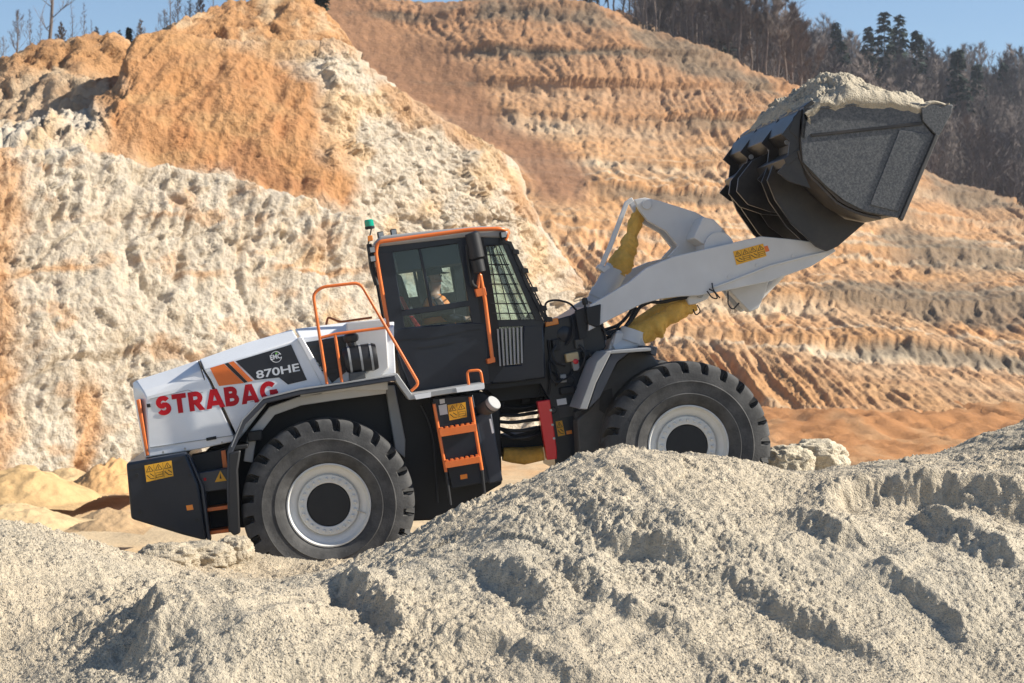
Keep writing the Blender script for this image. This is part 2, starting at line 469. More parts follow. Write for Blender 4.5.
big = 0.06 * fbm(xx * 0.9, yy * 0.9, 4.0, 3) + 0.065 * fbm(dg_ * 0.45, dp_ * 1.5 + 0.4 * perlin(xx, yy, 3.0), 15.0, 3, 0.5, 'r') * sstep(-0.2, 0.3, perlin(xx * 0.3, yy * 0.4, 2.0)) + 0.012 * blocks(xx * 1.4 + 0.6 * perlin(xx * 2, yy * 2, 1.0), yy * 2.0 + 0.6 * perlin(xx * 2, yy * 2, 9.0), 3, 1.6, 0.1)  
clump = sstep(-0.25, 0.5, perlin(xx * 0.8, yy * 0.8, 9.0))
mid = 0.015 * fbm(xx * 4.0, yy * 4.0, 1.0, 3, 0.55, 'b') * (0.6 + 0.8 * clump)
fine = 0.018 * fbm(xx * 19.0, yy * 19.0, 2.0, 3, 0.7) * (0.35 + 0.9 * clump)
# runnels where sand has slid down the face
run = 0.02 * fbm(xx * 3.2 + yy * 1.3, yy * 0.7, 6.0, 3, 0.5, 'r')
rough = 0.011 * fbm(xx * 11.0, yy * 11.0, 12.0, 4, 0.75, 'r') * sstep(-0.3, 0.4, perlin(xx * 0.9, yy * 1.2, 14.0))
hh = hh + big * near + mid + fine + run * near + rough - 0.105 - 0.05 * np.exp(-((xx - 0.8) / 1.6) ** 2 - ((yy - 16.0) / 1.2) ** 2)
SANDP = np.stack([xx, yy, hh], 2)
soil = np.ones(SANDP.shape) * np.array(GREYSAND)
warm = sstep(-0.5, 0.6, perlin(xx * 0.35, yy * 0.5, 3.3) + 0.0) * 0.5
warm = warm + sstep(-2.0, -5.0, xx) * 0.35 + 0.8 * np.exp(-((xx + 2.2) / 2.0) ** 2 - ((yy - 18.4) / 1.6) ** 2)
soil = mixc(soil, (0.50, 0.405, 0.285), warm * 0.75)
soil = soil * (1 + 0.10 * np.clip(fbm(xx * 6, yy * 6, 2.2, 3), -1, 1))[..., None]
grid_mesh(SANDP, 'sand_ground', M_sand, soil)['kind'] = 'structure'
def sand_z(x, y):
    """height of the finished sand at a point (nearest grid sample)"""
    i = int(np.clip(np.searchsorted(ys, y), 0, len(ys) - 1)); j = int(np.clip(np.searchsorted(uu, x / max(y, 9.0)), 0, len(uu) - 1))
    return float(hh[i, j])

# ---- quarry floor reaching to the horizon
gy = np.concatenate([np.linspace(-600, -10, 12), np.linspace(0, 40, 12), np.linspace(42, 95, 110), np.linspace(97, 190, 100), np.linspace(200, 3000, 16)])
gu = np.concatenate([np.linspace(-900, -45, 12), np.linspace(-44, 80, 330), np.linspace(85, 1200, 14)])
GY, GX = np.meshgrid(gy, gu, indexing='ij')
GZ = CAMZ - 6.15 + 0.35 * fbm(GX * 0.07, GY * 0.07, 1.0, 3) + 0.10 * fbm(GX * 0.5, GY * 0.35, 2.0, 4, 0.6)
GZ += 0.35 * fbm(GX * 0.5, GY * 0.2, 7.0, 3, 0.6, 'r') * sstep(60, 90, GY) * sstep(8, 14, GX)
GZ += 0.9 * sstep(112, 128, GY) * sstep(10, 18, GX) * (0.8 + 0.6 * perlin(GX * 0.15, GY * 0.1, 5.0))
GZ = np.where(GY > 260, GZ - 3, GZ)
gs = np.ones((*GX.shape, 3)) * np.array((0.50, 0.38, 0.24))
gs = mixc(gs, (0.52, 0.27, 0.11), sstep(0.0, 0.5, perlin(GX * 0.12, GY * 0.05, 3.0) + 0.2 * perlin(GX * 0.8, GY * 0.5, 2.0)) * 0.6)
gs = mixc(gs, (0.37, 0.175, 0.07), sstep(8, 18, GX) * sstep(70, 90, GY))
gs = mixc(gs, (0.44, 0.27, 0.14), sstep(8, 18, GX) * sstep(0.1, 0.6, fbm(GX * 0.3, GY * 0.06, 7.0, 3)) * 0.5)
gs = mixc(gs, (0.16, 0.15, 0.08), sstep(300, 420, GY))
grid_mesh(np.stack([GX, GY, GZ], 2), 'quarry_floor', M_soil, gs)['kind'] = 'structure'

def heap(name, px, py, D, w, h, d_, colr, lab, seed):
    p = W(px, py, D); n_ = 70
    a = np.linspace(-1, 1, n_); AX, AY = np.meshgrid(a, a, indexing='ij'); rr = np.hypot(AX, AY)
    Z = h * (np.clip(1 - rr, 0, 1) ** .85) * (1 + .35 * perlin(AX * 2 + seed, AY * 2, 1.0)) + .10 * h * fbm(AX * 5 + seed, AY * 5, 3.0, 4, .6) * np.clip(1.4 - rr, 0, 1) - .25 * np.clip(rr - .9, 0, 1)
    P = np.stack([AX * w / 2, AY * d_ / 2, Z - .1], 2); s_ = np.ones(P.shape) * np.array(colr) * (1 + .15 * fbm(AX * 4 + seed, AY * 4, 1.0, 3))[..., None]
    o = grid_mesh(P, name, M_soil, s_); o.location = p; tag(o, lab, 'sand heap'); return o
heap('sand_heap', 22, 495, 66, 5.2, 1.15, 7, (.50, .33, .16), 'orange-tan heap of soil at the left edge behind the pale foreground sand', 1)
heap('sand_heap', 62, 488, 78, 5.5, .9, 6, (.52, .36, .19), 'low tan heap of soil right of the heap at the left edge', 5)
heap('sand_heap', 112, 484, 72, 3.2, 1.1, 6, (.52, .31, .14), 'steep orange heap of soil just left of the counterweight', 9)
heap('sand_heap', 112, 520, 55, 2.6, .45, 4, (.40, .27, .15), 'small flat brown heap of soil below the counterweight corner', 14)
heap('sand_heap', 16, 520, 48, 3.0, .5, 5, (.50, .36, .2), 'small low tan heap at the left edge just behind the crest of pale sand', 24)

def lump(name, px, py, D, sx, sy, sz, colr, lab, seed, m):
    bm = bmesh.new(); bmesh.ops.create_icosphere(bm, subdivisions=5, radius=1.0); c_ = np.array([v.co[:] for v in bm.verts])
    k = np.sign(c_) * np.abs(c_) ** .78; r = 1 + .16 * fbm(c_[:, 0] * 1.7 + seed, c_[:, 1] * 1.7, c_[:, 2] * 1.7, 3, .55, 'r') + .06 * fbm(c_[:, 0] * 7 + seed, c_[:, 1] * 7, c_[:, 2] * 7, 3, .6)
    k = k * r[:, None] * np.array((sx, sy, sz)) / 2
    for v, q in zip(bm.verts, k): v.co = q
    me = bpy.data.meshes.new(name); bm.to_mesh(me); bm.free(); me.polygons.foreach_set('use_smooth', [True] * len(me.polygons))
    ca = me.color_attributes.new('soil', 'FLOAT_COLOR', 'POINT'); cc = np.ones((len(c_), 4), np.float32); cc[:, :3] = np.array(colr) * (1 + .15 * perlin(c_[:, 0] * 3, c_[:, 1] * 3, c_[:, 2] * 3))[:, None]; ca.data.foreach_set('color', cc.ravel())
    me.materials.append(m); o = bpy.data.objects.new(name, me); col.objects.link(o); o.location = W(px, py, D); tag(o, lab, 'rock'); return o
lump('rock_boulder', 816, 461, 24, .66, .8, .46, (.62, .54, .41), 'cracked cream block of hardened sand behind the pale heap right of the front tyre', 2, M_sand)
lump('rock_boulder', 789, 465, 23, .50, .6, .40, (.60, .52, .39), 'smaller cream lump touching the tread of the front tyre on its right', 7, M_sand)
lump('sand_clod', 168, 561, 18.6, .5, .5, .30, (.47, .40, .30), 'pale clod of sand under the corner of the counterweight', 11, M_sand)
lump('sand_clod', 202, 558, 19.2, .55, .5, .28, (.47, .40, .30), 'pale clod of sand below the steps between counterweight and rear tyre', 15, M_sand)
lump('sand_clod', 234, 553, 19.6, .34, .4, .30, (.47, .40, .30), 'small pale clod of sand beside the left edge of the rear tyre', 19, M_sand)

# ---- left cliff: the cream wall and, above a bench, the orange slope and the cream spur
colsb = [(-800, 190), (-230, 158), (0, 151), (60, 147), (90, 149), (115, 154), (160, 163), (210, 174), (270, 190), (330, 208), (370, 232), (410, 264), (450, 302), (490, 340), (530, 385), (565, 430), (600, 470), (640, 500)]
crest = [(-800, 150), (-230, 128), (0, 124), (92, 113), (120, 84), (133, 37), (165, 31), (215, 40), (275, 40), (340, 38), (384, 81), (441, 118), (501, 151), (515, 182), (535, 219), (560, 255), (590, 300), (622, 380)]
nD = len(colsb)
dB = [70, 86, 91, 93, 94, 95, 96.5, 98, 100, 102, 104, 106, 108.5, 111, 114, 117, 120, 124]
foot = [(c[0], 482, d - 7.5) for c, d in zip(colsb, dB)]
brow = [(c[0], c[1], d) for c, d in zip(colsb, dB)]
midw = [(c[0], 482 * 0.45 + c[1] * 0.55, d - 5.0) for c, d in zip(colsb, dB)]
G = lin_rows([foot, midw, brow], 800, [105, 110])
N = normals(G); N[:] = N.mean(axis=(0, 1))
x, y, z = G[..., 0], G[..., 1], G[..., 2]
hgt = np.linspace(0, 1, G.shape[0])[:, None] * np.ones(G.shape[1])
wx = x + 0.6 * fbm(x * 0.3, z * 0.3, 4.0, 2); wz = z + 0.6 * fbm(x * 0.3, z * 0.3, 8.0, 2)
crk = sstep(0.06, 0.0, np.abs(perlin(wx * 0.22, 3.0, wz * 0.16))) * 0.5 + sstep(0.05, 0.0, np.abs(perlin(wx * 0.5 + 0.3 * wz, 9.0, wz * 0.25))) * 0.25
w1 = 0.25 * fbm(x * 1.1, 3.0, z * 1.1, 3, .6); w2 = 0.25 * fbm(x * 1.1, 13.0, z * 1.1, 3, .6)
d = 1.3 * fbm(wx * 0.10, y * 0.1, wz * 0.10, 3) + 0.42 * blocks(wx * 0.36 + 0.18 * wz + w1, wz * 0.16 + w2, 5, 0.6, 0.16, 0.04) + 0.12 * fbm(wx * 1.7 + 0.25 * wz, 8.0, wz * 0.22, 4, 0.65, 'r') + 0.12 * blocks(wx * 0.95 + 0.3 * wz + w1 * 1.5, wz * 0.42 + w2 * 1.5, 9, 0.6, 0.35, 0.06) + 0.10 * blocks(wx * 2.3 + w1 * 3, wz * 1.7 + w2 * 3, 21, 1.2, 0.2) * 0.7 + 0.10 * fbm(wx * 1.2 + 0.4 * wz, 5.0, wz * 0.5, 3, 0.6, 'r') + 0.11 * fbm(x * 3.0, 4.0, z * 2.4, 4, 0.75) - crk * 0.8
upper = sstep(0.66, 0.76, hgt + 0.06 * perlin(x * 0.2, 0, 2.0))
d += upper * 0.35 * fbm(x * 1.5, 1.0, z * 0.35, 2, 0.5, 'r') - 0.5 * sstep(0.70, 0.76, hgt) * sstep(0.84, 0.76, hgt)
d -= 1.1 * np.exp(-((x + 18.2 - 0.5 * (z - CAMZ)) / 0.55) ** 2) * 0.3
d *= sstep(1.0, 0.97, hgt) * 0.7 + 0.3
def brow_z(x): return 0.38 * fbm(x * 0.45, 3.0, 1.0, 3, 0.6) + 0.16 * fbm(x * 2.1, 5.0, 1.0, 2, 0.6)
G2 = G + N * d[..., None]
G2[..., 2] += brow_z(x) * sstep(0.7, 1.0, hgt)
px_, py_ = pix(G)
s = np.ones(G.shape) * np.array(CREAM)
s = mixc(s, (0.58, 0.51, 0.41), sstep(-0.2, 0.5, perlin(x * 0.25, z * 0.3, 7.0)) * 0.7)
s = mixc(s, (0.50, 0.40, 0.28), sstep(0.0, 0.5, fbm(x * 0.9, z * 0.9, 2.0, 3)) * 0.5)
s = mixc(s, ORANGE, sstep(0.15, 0.55, fbm(x * 0.45, z * 0.7, 12.0, 3)) * 0.45)
s = mixc(s, ORANGE, sstep(38, 5, px_ + 14 * perlin(x, z, 1.0)) * sstep(-110, -30, px_ + 30 * perlin(x * .4, z * .4, 1.0)) * 0.7)
s = mixc(s, ORANGE, sstep(-3, 12, 16 - np.abs(px_ - 92 - 12 * perlin(x * 0.4, z * 0.4, 1.0))) * sstep(360, 400, py_) * 0.75)
s = mixc(s, ORANGE, sstep(0, 4, 5 - np.abs(py_ - 268 - 8 * perlin(x * 0.3, 1, 1.0))) * sstep(-0.3, 0.3, perlin(x * 0.25, 3.0, 1.0)) * 0.8)
s = mixc(s, ORANGE, sstep(0, 4, 4 - np.abs(py_ - 216 + 5 * perlin(x * 0.3, 7, 1.0))) * sstep(-0.1, 0.3, perlin(x * 0.25, 8.0, 1.0)) * 0.8)
s = mixc(s, (0.34, 0.29, 0.22), sstep(0.45, 0.9, -fbm(wx * 0.55, 2.0, wz * 0.42, 3, 0.55, 'b')) * 0.25)
s = mixc(s, (0.60, 0.36, 0.16), sstep(180, 330, px_) * sstep(0.1, 0.6, fbm(x * 0.5, z * 0.5, 9.0, 3)) * 0.5)
cliff = grid_mesh(G2, 'cliff', M_rock, s); cliff['kind'] = 'structure'

bench = [(c[0], c[1] - 5, d + 2.2) for c, d in zip(colsb, dB)]
lower = [(b[0] * 0.62 + c[0] * 0.38, b[1] * 0.62 + c[1] * 0.38, d + 4.2) for b, c, d in zip(colsb, crest, dB)]
uppr = [(b[0] * 0.25 + c[0] * 0.75, b[1] * 0.25 + c[1] * 0.75, d + 7.0) for b, c, d in zip(colsb, crest, dB)]
top = [(c[0], c[1], d + 9.0) for c, d in zip(crest, dB)]
back = [(c[0] + 10, c[1] + 14, d + 15.0) for c, d in zip(crest, dB)]
back2 = [(c[0] + 30, c[1] + 60, d + 24.0) for c, d in zip(crest, dB)]
brow2 = [(q[0], q[1] + 14, q[2] + 0.9) for q in brow]
G = lin_rows([brow2, bench, lower, uppr, top, back, back2], 740, [8, 60, 90, 50, 12, 10])
x, y, z = G[..., 0], G[..., 1], G[..., 2]
px_, py_ = pix(G)
N = normals(G)
N = np.stack([blur2(N[..., i], 21) for i in range(3)], 2); N /= np.linalg.norm(N, axis=2, keepdims=True)
mound = sstep(-22, 16, inpoly(px_, py_, [(118, 40), (165, 28), (215, 38), (275, 50), (310, 90), (325, 150), (352, 215), (270, 190), (200, 172), (110, 152), (106, 110)]) + 20 * fbm(x * 0.3, z * 0.4, 2.0, 2))
rockish = 1 - 0.80 * mound
w1 = 0.25 * fbm(x * 1.1, 3.0, z * 1.1, 3, .6); w2 = 0.25 * fbm(x * 1.1, 13.0, z * 1.1, 3, .6)
wx = x + 0.6 * fbm(x * 0.3, z * 0.3, 4.0, 2); wz = z + 0.6 * fbm(x * 0.3, z * 0.3, 8.0, 2)
d = 0.8 * fbm(x * 0.13, y * 0.1, z * 0.13, 3) + rockish * (0.50 * blocks(wx * 0.40 + 0.25 * wz + w1, wz * 0.26 - 0.15 * wx + w2, 5, 1.1, 0.12, 0.06) + 0.22 * blocks(wx * 1.0 + 0.5 * wz + w1 * 1.5, wz * 0.6 - 0.3 * wx + w2 * 1.5, 9, 1.2, 0.2, 0.08) + 0.10 * blocks(wx * 2.3 + w1 * 3, wz * 1.7 + w2 * 3, 21, 1.2, 0.2) + 0.18 * fbm(wx * 0.9 + 0.7 * wz, 5.0, wz * 0.5 - 0.3 * wx, 3, 0.6, 'r') + 0.11 * fbm(x * 3.0, 4.0, z * 2.4, 4, 0.75))
d += mound * (0.16 * fbm(x * 1.6, y * 0.6, z * 0.8, 4, 0.66) + 0.20 * fbm(x * 0.8 - 0.3 * z, 0, z * 0.2, 2, 0.5, 'r'))
lv = np.zeros(G.shape[0]); lv[:9] = np.linspace(0, 1, 9); lv[9:] = 1; lv[:5] = 0
rowi = np.arange(G.shape[0]); rim_ = 1 - 0.5 * sstep(180, 206, rowi)
G2 = G + N * (d * (0.3 + 0.7 * lv[:, None]) * rim_[:, None])[..., None]
G2[..., 2] += brow_z(x) * sstep(70, 8, rowi)[:, None]
s = np.ones(G.shape) * np.array(CREAM)
s = mixc(s, (0.58, 0.38, 0.19), sstep(-0.1, 0.5, fbm(x * 0.35, z * 0.35, 3.0, 3)) * 0.6)
s = mixc(s, (0.57, 0.49, 0.385), sstep(0.0, 0.5, fbm(x * 0.3, z * 0.3, 13.0, 3)) * 0.6)
s = mixc(s, (0.42, 0.205, 0.08), mound * 0.92)
s = mixc(s, (0.47, 0.29, 0.14), mound * sstep(0.1, 0.6, fbm(x * 0.25, z * 0.8, 25.0, 3)) * 0.5)
s = mixc(s, (0.40, 0.175, 0.07), mound * sstep(0.1, 0.6, fbm(x * 0.5, z * 0.3, 5.0, 3)) * 0.5)
s = mixc(s, (0.45, 0.25, 0.11), sstep(30, 10, py_ - 36 - 0.0 * px_) * sstep(120, 150, px_) * 0.6)
hl = sstep(-6, 8, inpoly(px_, py_, [(655, 0), (225, 142), (292, 182), (350, 220), (190, 166)]) + 4 * perlin(x, z, 1)) * 0
s = mixc(s, (0.42, 0.23, 0.11), sstep(0.75, 1.0, 1 - np.abs(rowi[:, None] - 200) / 90.0 + 0.35 * fbm(x * 0.4, z * 0.4, 33.0, 3)) * sstep(330, 400, px_) * 0.7)
s = mixc(s, RUST, sstep(-3, 5, inpoly(px_, py_, [(215, 166), (238, 140), (290, 172), (345, 205), (300, 196)]) + 5 * perlin(x, z, 1.0)) * 0.6)
grid_mesh(G2, 'upper_cliff', M_rock, s)['kind'] = 'structure'

# ---- hills behind on the left (skyline)
sk = [(-800, 140), (-230, 110), (-60, 80), (0, 63), (44, 47), (84, 38), (111, 40), (150, 52), (178, 28), (202, 13), (236, 4), (303, 3), (322, 6), (345, 30), (360, 70)]
d3 = [96, 108, 108, 109, 110, 111, 112, 116, 124, 128, 130, 132, 134, 138, 142]
r0 = [(a, max(b + 70, 130), d - 7) for (a, b), d in zip(sk, d3)]
r1 = [(a, b + 30, d - 2.5) for (a, b), d in zip(sk, d3)]
r2 = [(a, b, d) for (a, b), d in zip(sk, d3)]
r3 = [(a, b + 4, d + 8) for (a, b), d in zip(sk, d3)]
r4 = [(a, b + 60, d + 40) for (a, b), d in zip(sk, d3)]
G = lin_rows([r0, r1, r2, r3, r4], 420, [60, 50, 10, 8]); x, y, z = G[..., 0], G[..., 1], G[..., 2]
N = normals(G); N = np.stack([blur2(N[..., i], 15) for i in range(3)], 2)
d = 0.7 * fbm(x * 0.2, y * 0.1, z * 0.2, 3) + 0.45 * blocks(x * 0.6 + .3 * perlin(x, z, 1), z * 0.6 + .3 * perlin(x, z, 5), 5, 1.1, 0.15) + 0.22 * blocks(x * 1.5 + .3 * perlin(x * 2, z, 1), z * 1.3, 15, 1.2, 0.2) + 0.12 * fbm(x * 2.5, 5.0, z * 2.0, 3, 0.6, 'r')
G2 = G + N * d[..., None]
px_, py_ = pix(G)
s = np.ones(G.shape) * np.array((0.44, 0.24, 0.11))
s = mixc(s, (0.56, 0.42, 0.27), sstep(0.0, 0.5, fbm(x * 0.4, z * 0.5, 3.0, 3)) * 0.7)
s = mixc(s, (0.55, 0.43, 0.30), sstep(60, 100, py_) * sstep(140, 100, px_) * 0.7)
s = mixc(s, (0.30, 0.16, 0.08), sstep(0.1, 0.5, fbm(x * 0.9, z * 0.9, 13.0, 3)) * 0.5)
grid_mesh(G2, 'ridge', M_rock, s)['kind'] = 'structure'

# ---- far terraced slope
xs4 = [280, 345, 400, 480, 560, 620, 700, 771, 830, 900, 960, 1024, 1160, 1320]
tp = [-10, -6, -4, 0, 6, 22, 54, 90, 125, 160, 186, 212, 262, 310]
ft = [440, 440, 440, 440, 440, 438, 434, 430, 426, 420, 415, 410, 405, 405]
row0 = [(a, f + 22, 136) for a, f in zip(xs4, ft)]
row1 = [(a, f * 0.66 + t * 0.34, 178) for a, f, t in zip(xs4, ft, tp)]
row2 = [(a, f * 0.33 + t * 0.67, 218) for a, f, t in zip(xs4, ft, tp)]
row3 = [(a, t, 246) for a, t in zip(xs4, tp)]
row4 = [(a, t + 6, 275) for a, t in zip(xs4, tp)]
row5 = [(a, t + 60, 330) for a, t in zip(xs4, tp)]
G = lin_rows([row0, row1, row2, row3, row4, row5], 640, [130, 130, 120, 12, 8]); x, y, z = G[..., 0], G[..., 1], G[..., 2]
px_, py_ = pix(G)
N = normals(G); N = np.stack([blur2(N[..., i], 25) for i in range(3)], 2); N /= np.linalg.norm(N, axis=2, keepdims=True)
up01 = np.clip(np.linspace(0, 1.0, G.shape[0])[:, None] * np.ones(G.shape[1]) * G.shape[0] / 380.0, 0, 1.1)
# smooth chute of fallen brown soil along the spur
talus = sstep(-14, 14, inpoly(px_, py_, [(300, -30), (360, -10), (440, 40), (480, 70), (500, 120), (560, 150), (590, 180), (585, 205), (540, 215), (500, 160), (430, 120), (380, 90), (330, 30)]) + 14 * perlin(x * 0.12, z * 0.12, 5.0))
strat = z + 0.035 * x + 0.7 * perlin(x * 0.025, 2.0, z * 0.03) + 0.18 * perlin(x * 0.2, 1.0, 3.0)
lift = (strat + 14) / 5.4 + 0.42 * perlin(strat * 0.11, 3.3, x * 0.006)
fr = lift - np.floor(lift)
ledge = np.where(fr < 0.82, -(fr / 0.82), -1 + (fr - 0.82) / 0.18)        # each storey leans back, then juts out again
wob = 0.8 * perlin(x * 0.06, 1.0, z * 0.06)
lean = x + (0.30 + 0.35 * perlin(np.floor(lift) * 2.3, 1.0, x * 0.012)) * z + 2.6 * perlin(x * 0.07, 4.0, z * 0.07) + 0.8 * perlin(x * 0.3, 4.0, z * 0.2)
lf = np.floor(lift)
gul = fbm(lean * 0.30 + lf * 7.7, z * 0.03, 3.0, 2, 0.5, 'r') * 0.40 + fbm(lean * 0.80 + 3 + lf * 3.1, z * 0.04, 7.0, 3, 0.62, 'r') * 0.36 + fbm(lean * 2.2 + lf, z * 0.10, 17.0, 2, 0.6, 'r') * 0.14
gmod = 0.25 + 0.85 * sstep(-0.35, 0.35, perlin(x * 0.05, np.floor(lift) * 1.7, 2.0))
d = 1.5 * fbm(x * 0.035, 1.0, z * 0.04, 3) + (1 - 0.9 * talus) * (1.05 * (ledge + 0.5) + gul * gmod * 1.0 * sstep(1.0, 0.8, fr) + 0.18 * blocks(x * 0.5, z * 0.5, 31, 0.8, 0.15) + 0.28 * blocks(x * 1.1 + 0.3 * perlin(x, z, 2), z * 1.2, 11, 1.0, 0.15) * (0.4 + 0.8 * sstep(0.55, 0.8, fr)) + 0.16 * fbm(x * 1.4, 2.0, z * 1.6, 3, 0.6)) + talus * 0.12 * fbm(x * 0.7, 1.0, z * 0.5, 3)
G2 = G + N * d[..., None]
s = np.ones(G.shape) * np.array(PEACH)
bandn = np.interp(fr, [0, 0.1, 0.3, 0.62, 0.74, 0.86, 1.0], [0.0, 0.05, 0.25, 0.35, 0.9, 1.0, 0.3])
which = perlin(np.floor(lift) * 3.7 + 0.5, x * 0.02, 2.0)
s = mixc(s, PALE, bandn * sstep(-0.35, 0.25, which + 0.25 * fbm(x * 0.1, z * 0.3, 3, 2)) * 0.8)
s = mixc(s, (0.50, 0.35, 0.225), sstep(-0.2, 0.5, fbm(x * 0.06, strat * 0.5, 31.0, 3)) * 0.35)
s = mixc(s, (0.52, 0.27, 0.12), sstep(0.0, 0.5, perlin(x * 0.05, strat * 0.35, 8.0) + 0.25 * fbm(x * 0.3, z * 0.5, 3, 2)) * 0.6)
s = mixc(s, (0.52, 0.43, 0.31), sstep(0.25, 0.5, perlin(strat * 1.6, 2.0, x * 0.01) + 0.15 * fbm(x * 0.5, z * 0.5, 1.0, 2)) * 0.55)
s = mixc(s, (0.30, 0.16, 0.08), sstep(0.3, 0.55, perlin(strat * 1.3, 22.0, x * 0.012) + 0.15 * fbm(x * 0.5, z * 0.5, 6.0, 2)) * 0.45)
s = mixc(s, (0.33, 0.20, 0.11), sstep(0.15, 0.6, fbm(lean * 0.5, z * 0.25, 21.0, 3)) * 0.45)
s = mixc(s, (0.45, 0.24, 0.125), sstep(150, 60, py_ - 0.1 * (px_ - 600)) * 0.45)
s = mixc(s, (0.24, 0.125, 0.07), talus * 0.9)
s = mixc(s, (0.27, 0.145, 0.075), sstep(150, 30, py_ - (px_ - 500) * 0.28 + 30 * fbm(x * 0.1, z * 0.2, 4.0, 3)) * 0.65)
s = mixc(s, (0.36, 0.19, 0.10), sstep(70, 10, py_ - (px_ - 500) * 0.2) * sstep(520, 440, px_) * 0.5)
veg0 = sstep(0.80, 0.9, fr) * sstep(-0.15, 0.35, perlin(x * 0.05, lf * 1.3, 4.0) + 0.2 * perlin(x * 0.5, lf, 2.0))
veg = np.maximum.reduce([veg0] + [sstep(-8, 8, inpoly(px_, py_, p) + 9 * fbm(x * 0.25, z * 0.35, 9.0, 3)) for p in (
    [(868, 238), (900, 232), (1040, 262), (1040, 276), (940, 268), (890, 256)],
    [(805, 292), (880, 280), (1040, 296), (1040, 326), (900, 316), (815, 306)],
    [(920, 168), (960, 182), (1100, 225), (1100, 240), (1000, 210), (930, 192)],
    [(420, 2), (520, 6), (600, 18), (660, 44), (600, 32), (480, 14)],
    [(600, 20), (680, 44), (760, 90), (800, 118), (740, 100), (640, 56)])])
s = mixc(s, SCRUB, veg * 0.80)
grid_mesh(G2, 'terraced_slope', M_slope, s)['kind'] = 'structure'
SLOPE = G2; VEG = veg

# ---- forest hill on the right
xs5 = [430, 560, 650, 720, 780, 850, 920, 980, 1040, 1200, 1400]
f0 = [60, 60, 90, 130, 160, 200, 250, 280, 300, 330, 360]
t0 = [60, 62, 66, 80, 95, 106, 116, 124, 132, 150, 170]
G = lin_rows([[(a, b, 262) for a, b in zip(xs5, f0)], [(a, b * 0.5 + c * 0.5, 320) for a, b, c in zip(xs5, f0, t0)], [(a, c, 400) for a, c in zip(xs5, t0)], [(a, c + 10, 480) for a, c in zip(xs5, t0)], [(a, c + 90, 600) for a, c in zip(xs5, t0)]], 90, [20, 20, 8, 4])
x, y, z = G[..., 0], G[..., 1], G[..., 2]
G2 = G.copy(); G2[..., 2] += 1.2 * fbm(x * 0.05, y * 0.05, 0.0, 3)
s = np.ones(G.shape) * np.array((0.085, 0.060, 0.042)); s = mixc(s, (0.13, 0.09, 0.06), sstep(0, 0.5, perlin(x * 0.1, y * 0.1, 1)))
grid_mesh(G2, 'hill', M_hill, s)['kind'] = 'structure'
HILL = G2
# ================================================================== THE WHEEL LOADER
M_white = mat('white_paint', (0.80, 0.815, 0.84), 0.28, var=0.03, vscale=3, dust=0.16, coat=0.4)
M_dark = mat('charcoal_paint', (0.012, 0.017, 0.028), 0.30, var=0.1, vscale=4, dust=0.03, coat=0.12, spec=0.3)
M_navy = mat('dark_fender_paint', (0.022, 0.029, 0.046), 0.35, var=0.1, vscale=4, dust=0.06)
M_black = mat('black_iron', (0.007, 0.008, 0.010), 0.6, var=0.2, vscale=5, dust=0.015)
M_rubber = mat('tyre_rubber', (0.030, 0.030, 0.031), 0.78, var=0.3, vscale=9, bump=0.003, bscale=50, dust=0.34, dustcol=(0.27, 0.26, 0.25))
M_hose = mat('hose_rubber', (0.014, 0.014, 0.016), 0.55)
M_rim = mat('rim_paint', (0.66, 0.66, 0.64), 0.4, var=0.05, vscale=6, dust=0.22)
M_orange = mat('orange_paint', (0.78, 0.175, 0.03), 0.32, var=0.06, vscale=8, dust=0.08)
M_orangeflat = mat('orange_film', (0.80, 0.17, 0.025), 0.35)
M_arm = mat('light_grey_paint', (0.60, 0.60, 0.60), 0.38, var=0.05, vscale=3, dust=0.16)
M_step = mat('grey_plate_paint', (0.30, 0.31, 0.32), 0.4, var=0.08, vscale=6, dust=0.25)
M_boot = mat('ochre_canvas', (0.72, 0.41, 0.075), 0.85, var=0.22, vscale=7, bump=0.022, bscale=20, dust=0.15)
M_red = mat('red_paint', (0.66, 0.012, 0.02), 0.3, coat=0.4)
M_redprint = mat('red_print', (0.50, 0.006, 0.016), 0.45, spec=0.25)
M_greyprint = mat('pale_print', (0.60, 0.62, 0.65), 0.4)
M_yellow = mat('warning_yellow', (0.80, 0.40, 0.02), 0.45)
M_ink = mat('black_print', (0.015, 0.012, 0.01), 0.5)
M_steel = mat('worn_steel', (0.40, 0.40, 0.40), 0.35, metal=0.8, var=0.1)
M_chrome = mat('chrome_rod', (0.75, 0.75, 0.75), 0.15, metal=1.0)
M_bucket = mat('bucket_paint', (0.026, 0.032, 0.042), 0.42, var=0.1, vscale=120, dust=0.55, dustcol=(0.30, 0.30, 0.29))
M_shell = mat('scuffed_shell', (0.012, 0.011, 0.012), 0.34, var=0.3, vscale=5, dust=0.20, dustcol=(0.20, 0.16, 0.12))
M_green = mat('green_lens', (0.0, 0.32, 0.20), 0.15, coat=0.5)
M_amber = mat('amber_lens', (0.85, 0.25, 0.02), 0.2, coat=0.5)
M_seat = mat('seat_fabric', (0.03, 0.03, 0.035), 0.9)
M_beige = mat('beige_plastic', (0.55, 0.42, 0.22), 0.5, dust=0.3)
M_matte = mat('dusty_dark_plate', (0.060, 0.060, 0.060), 0.75, var=0.15, vscale=5, dust=0.35, dustcol=(0.22, 0.21, 0.19))
M_interior = mat('cab_lining', (0.055, 0.065, 0.08), 0.8)
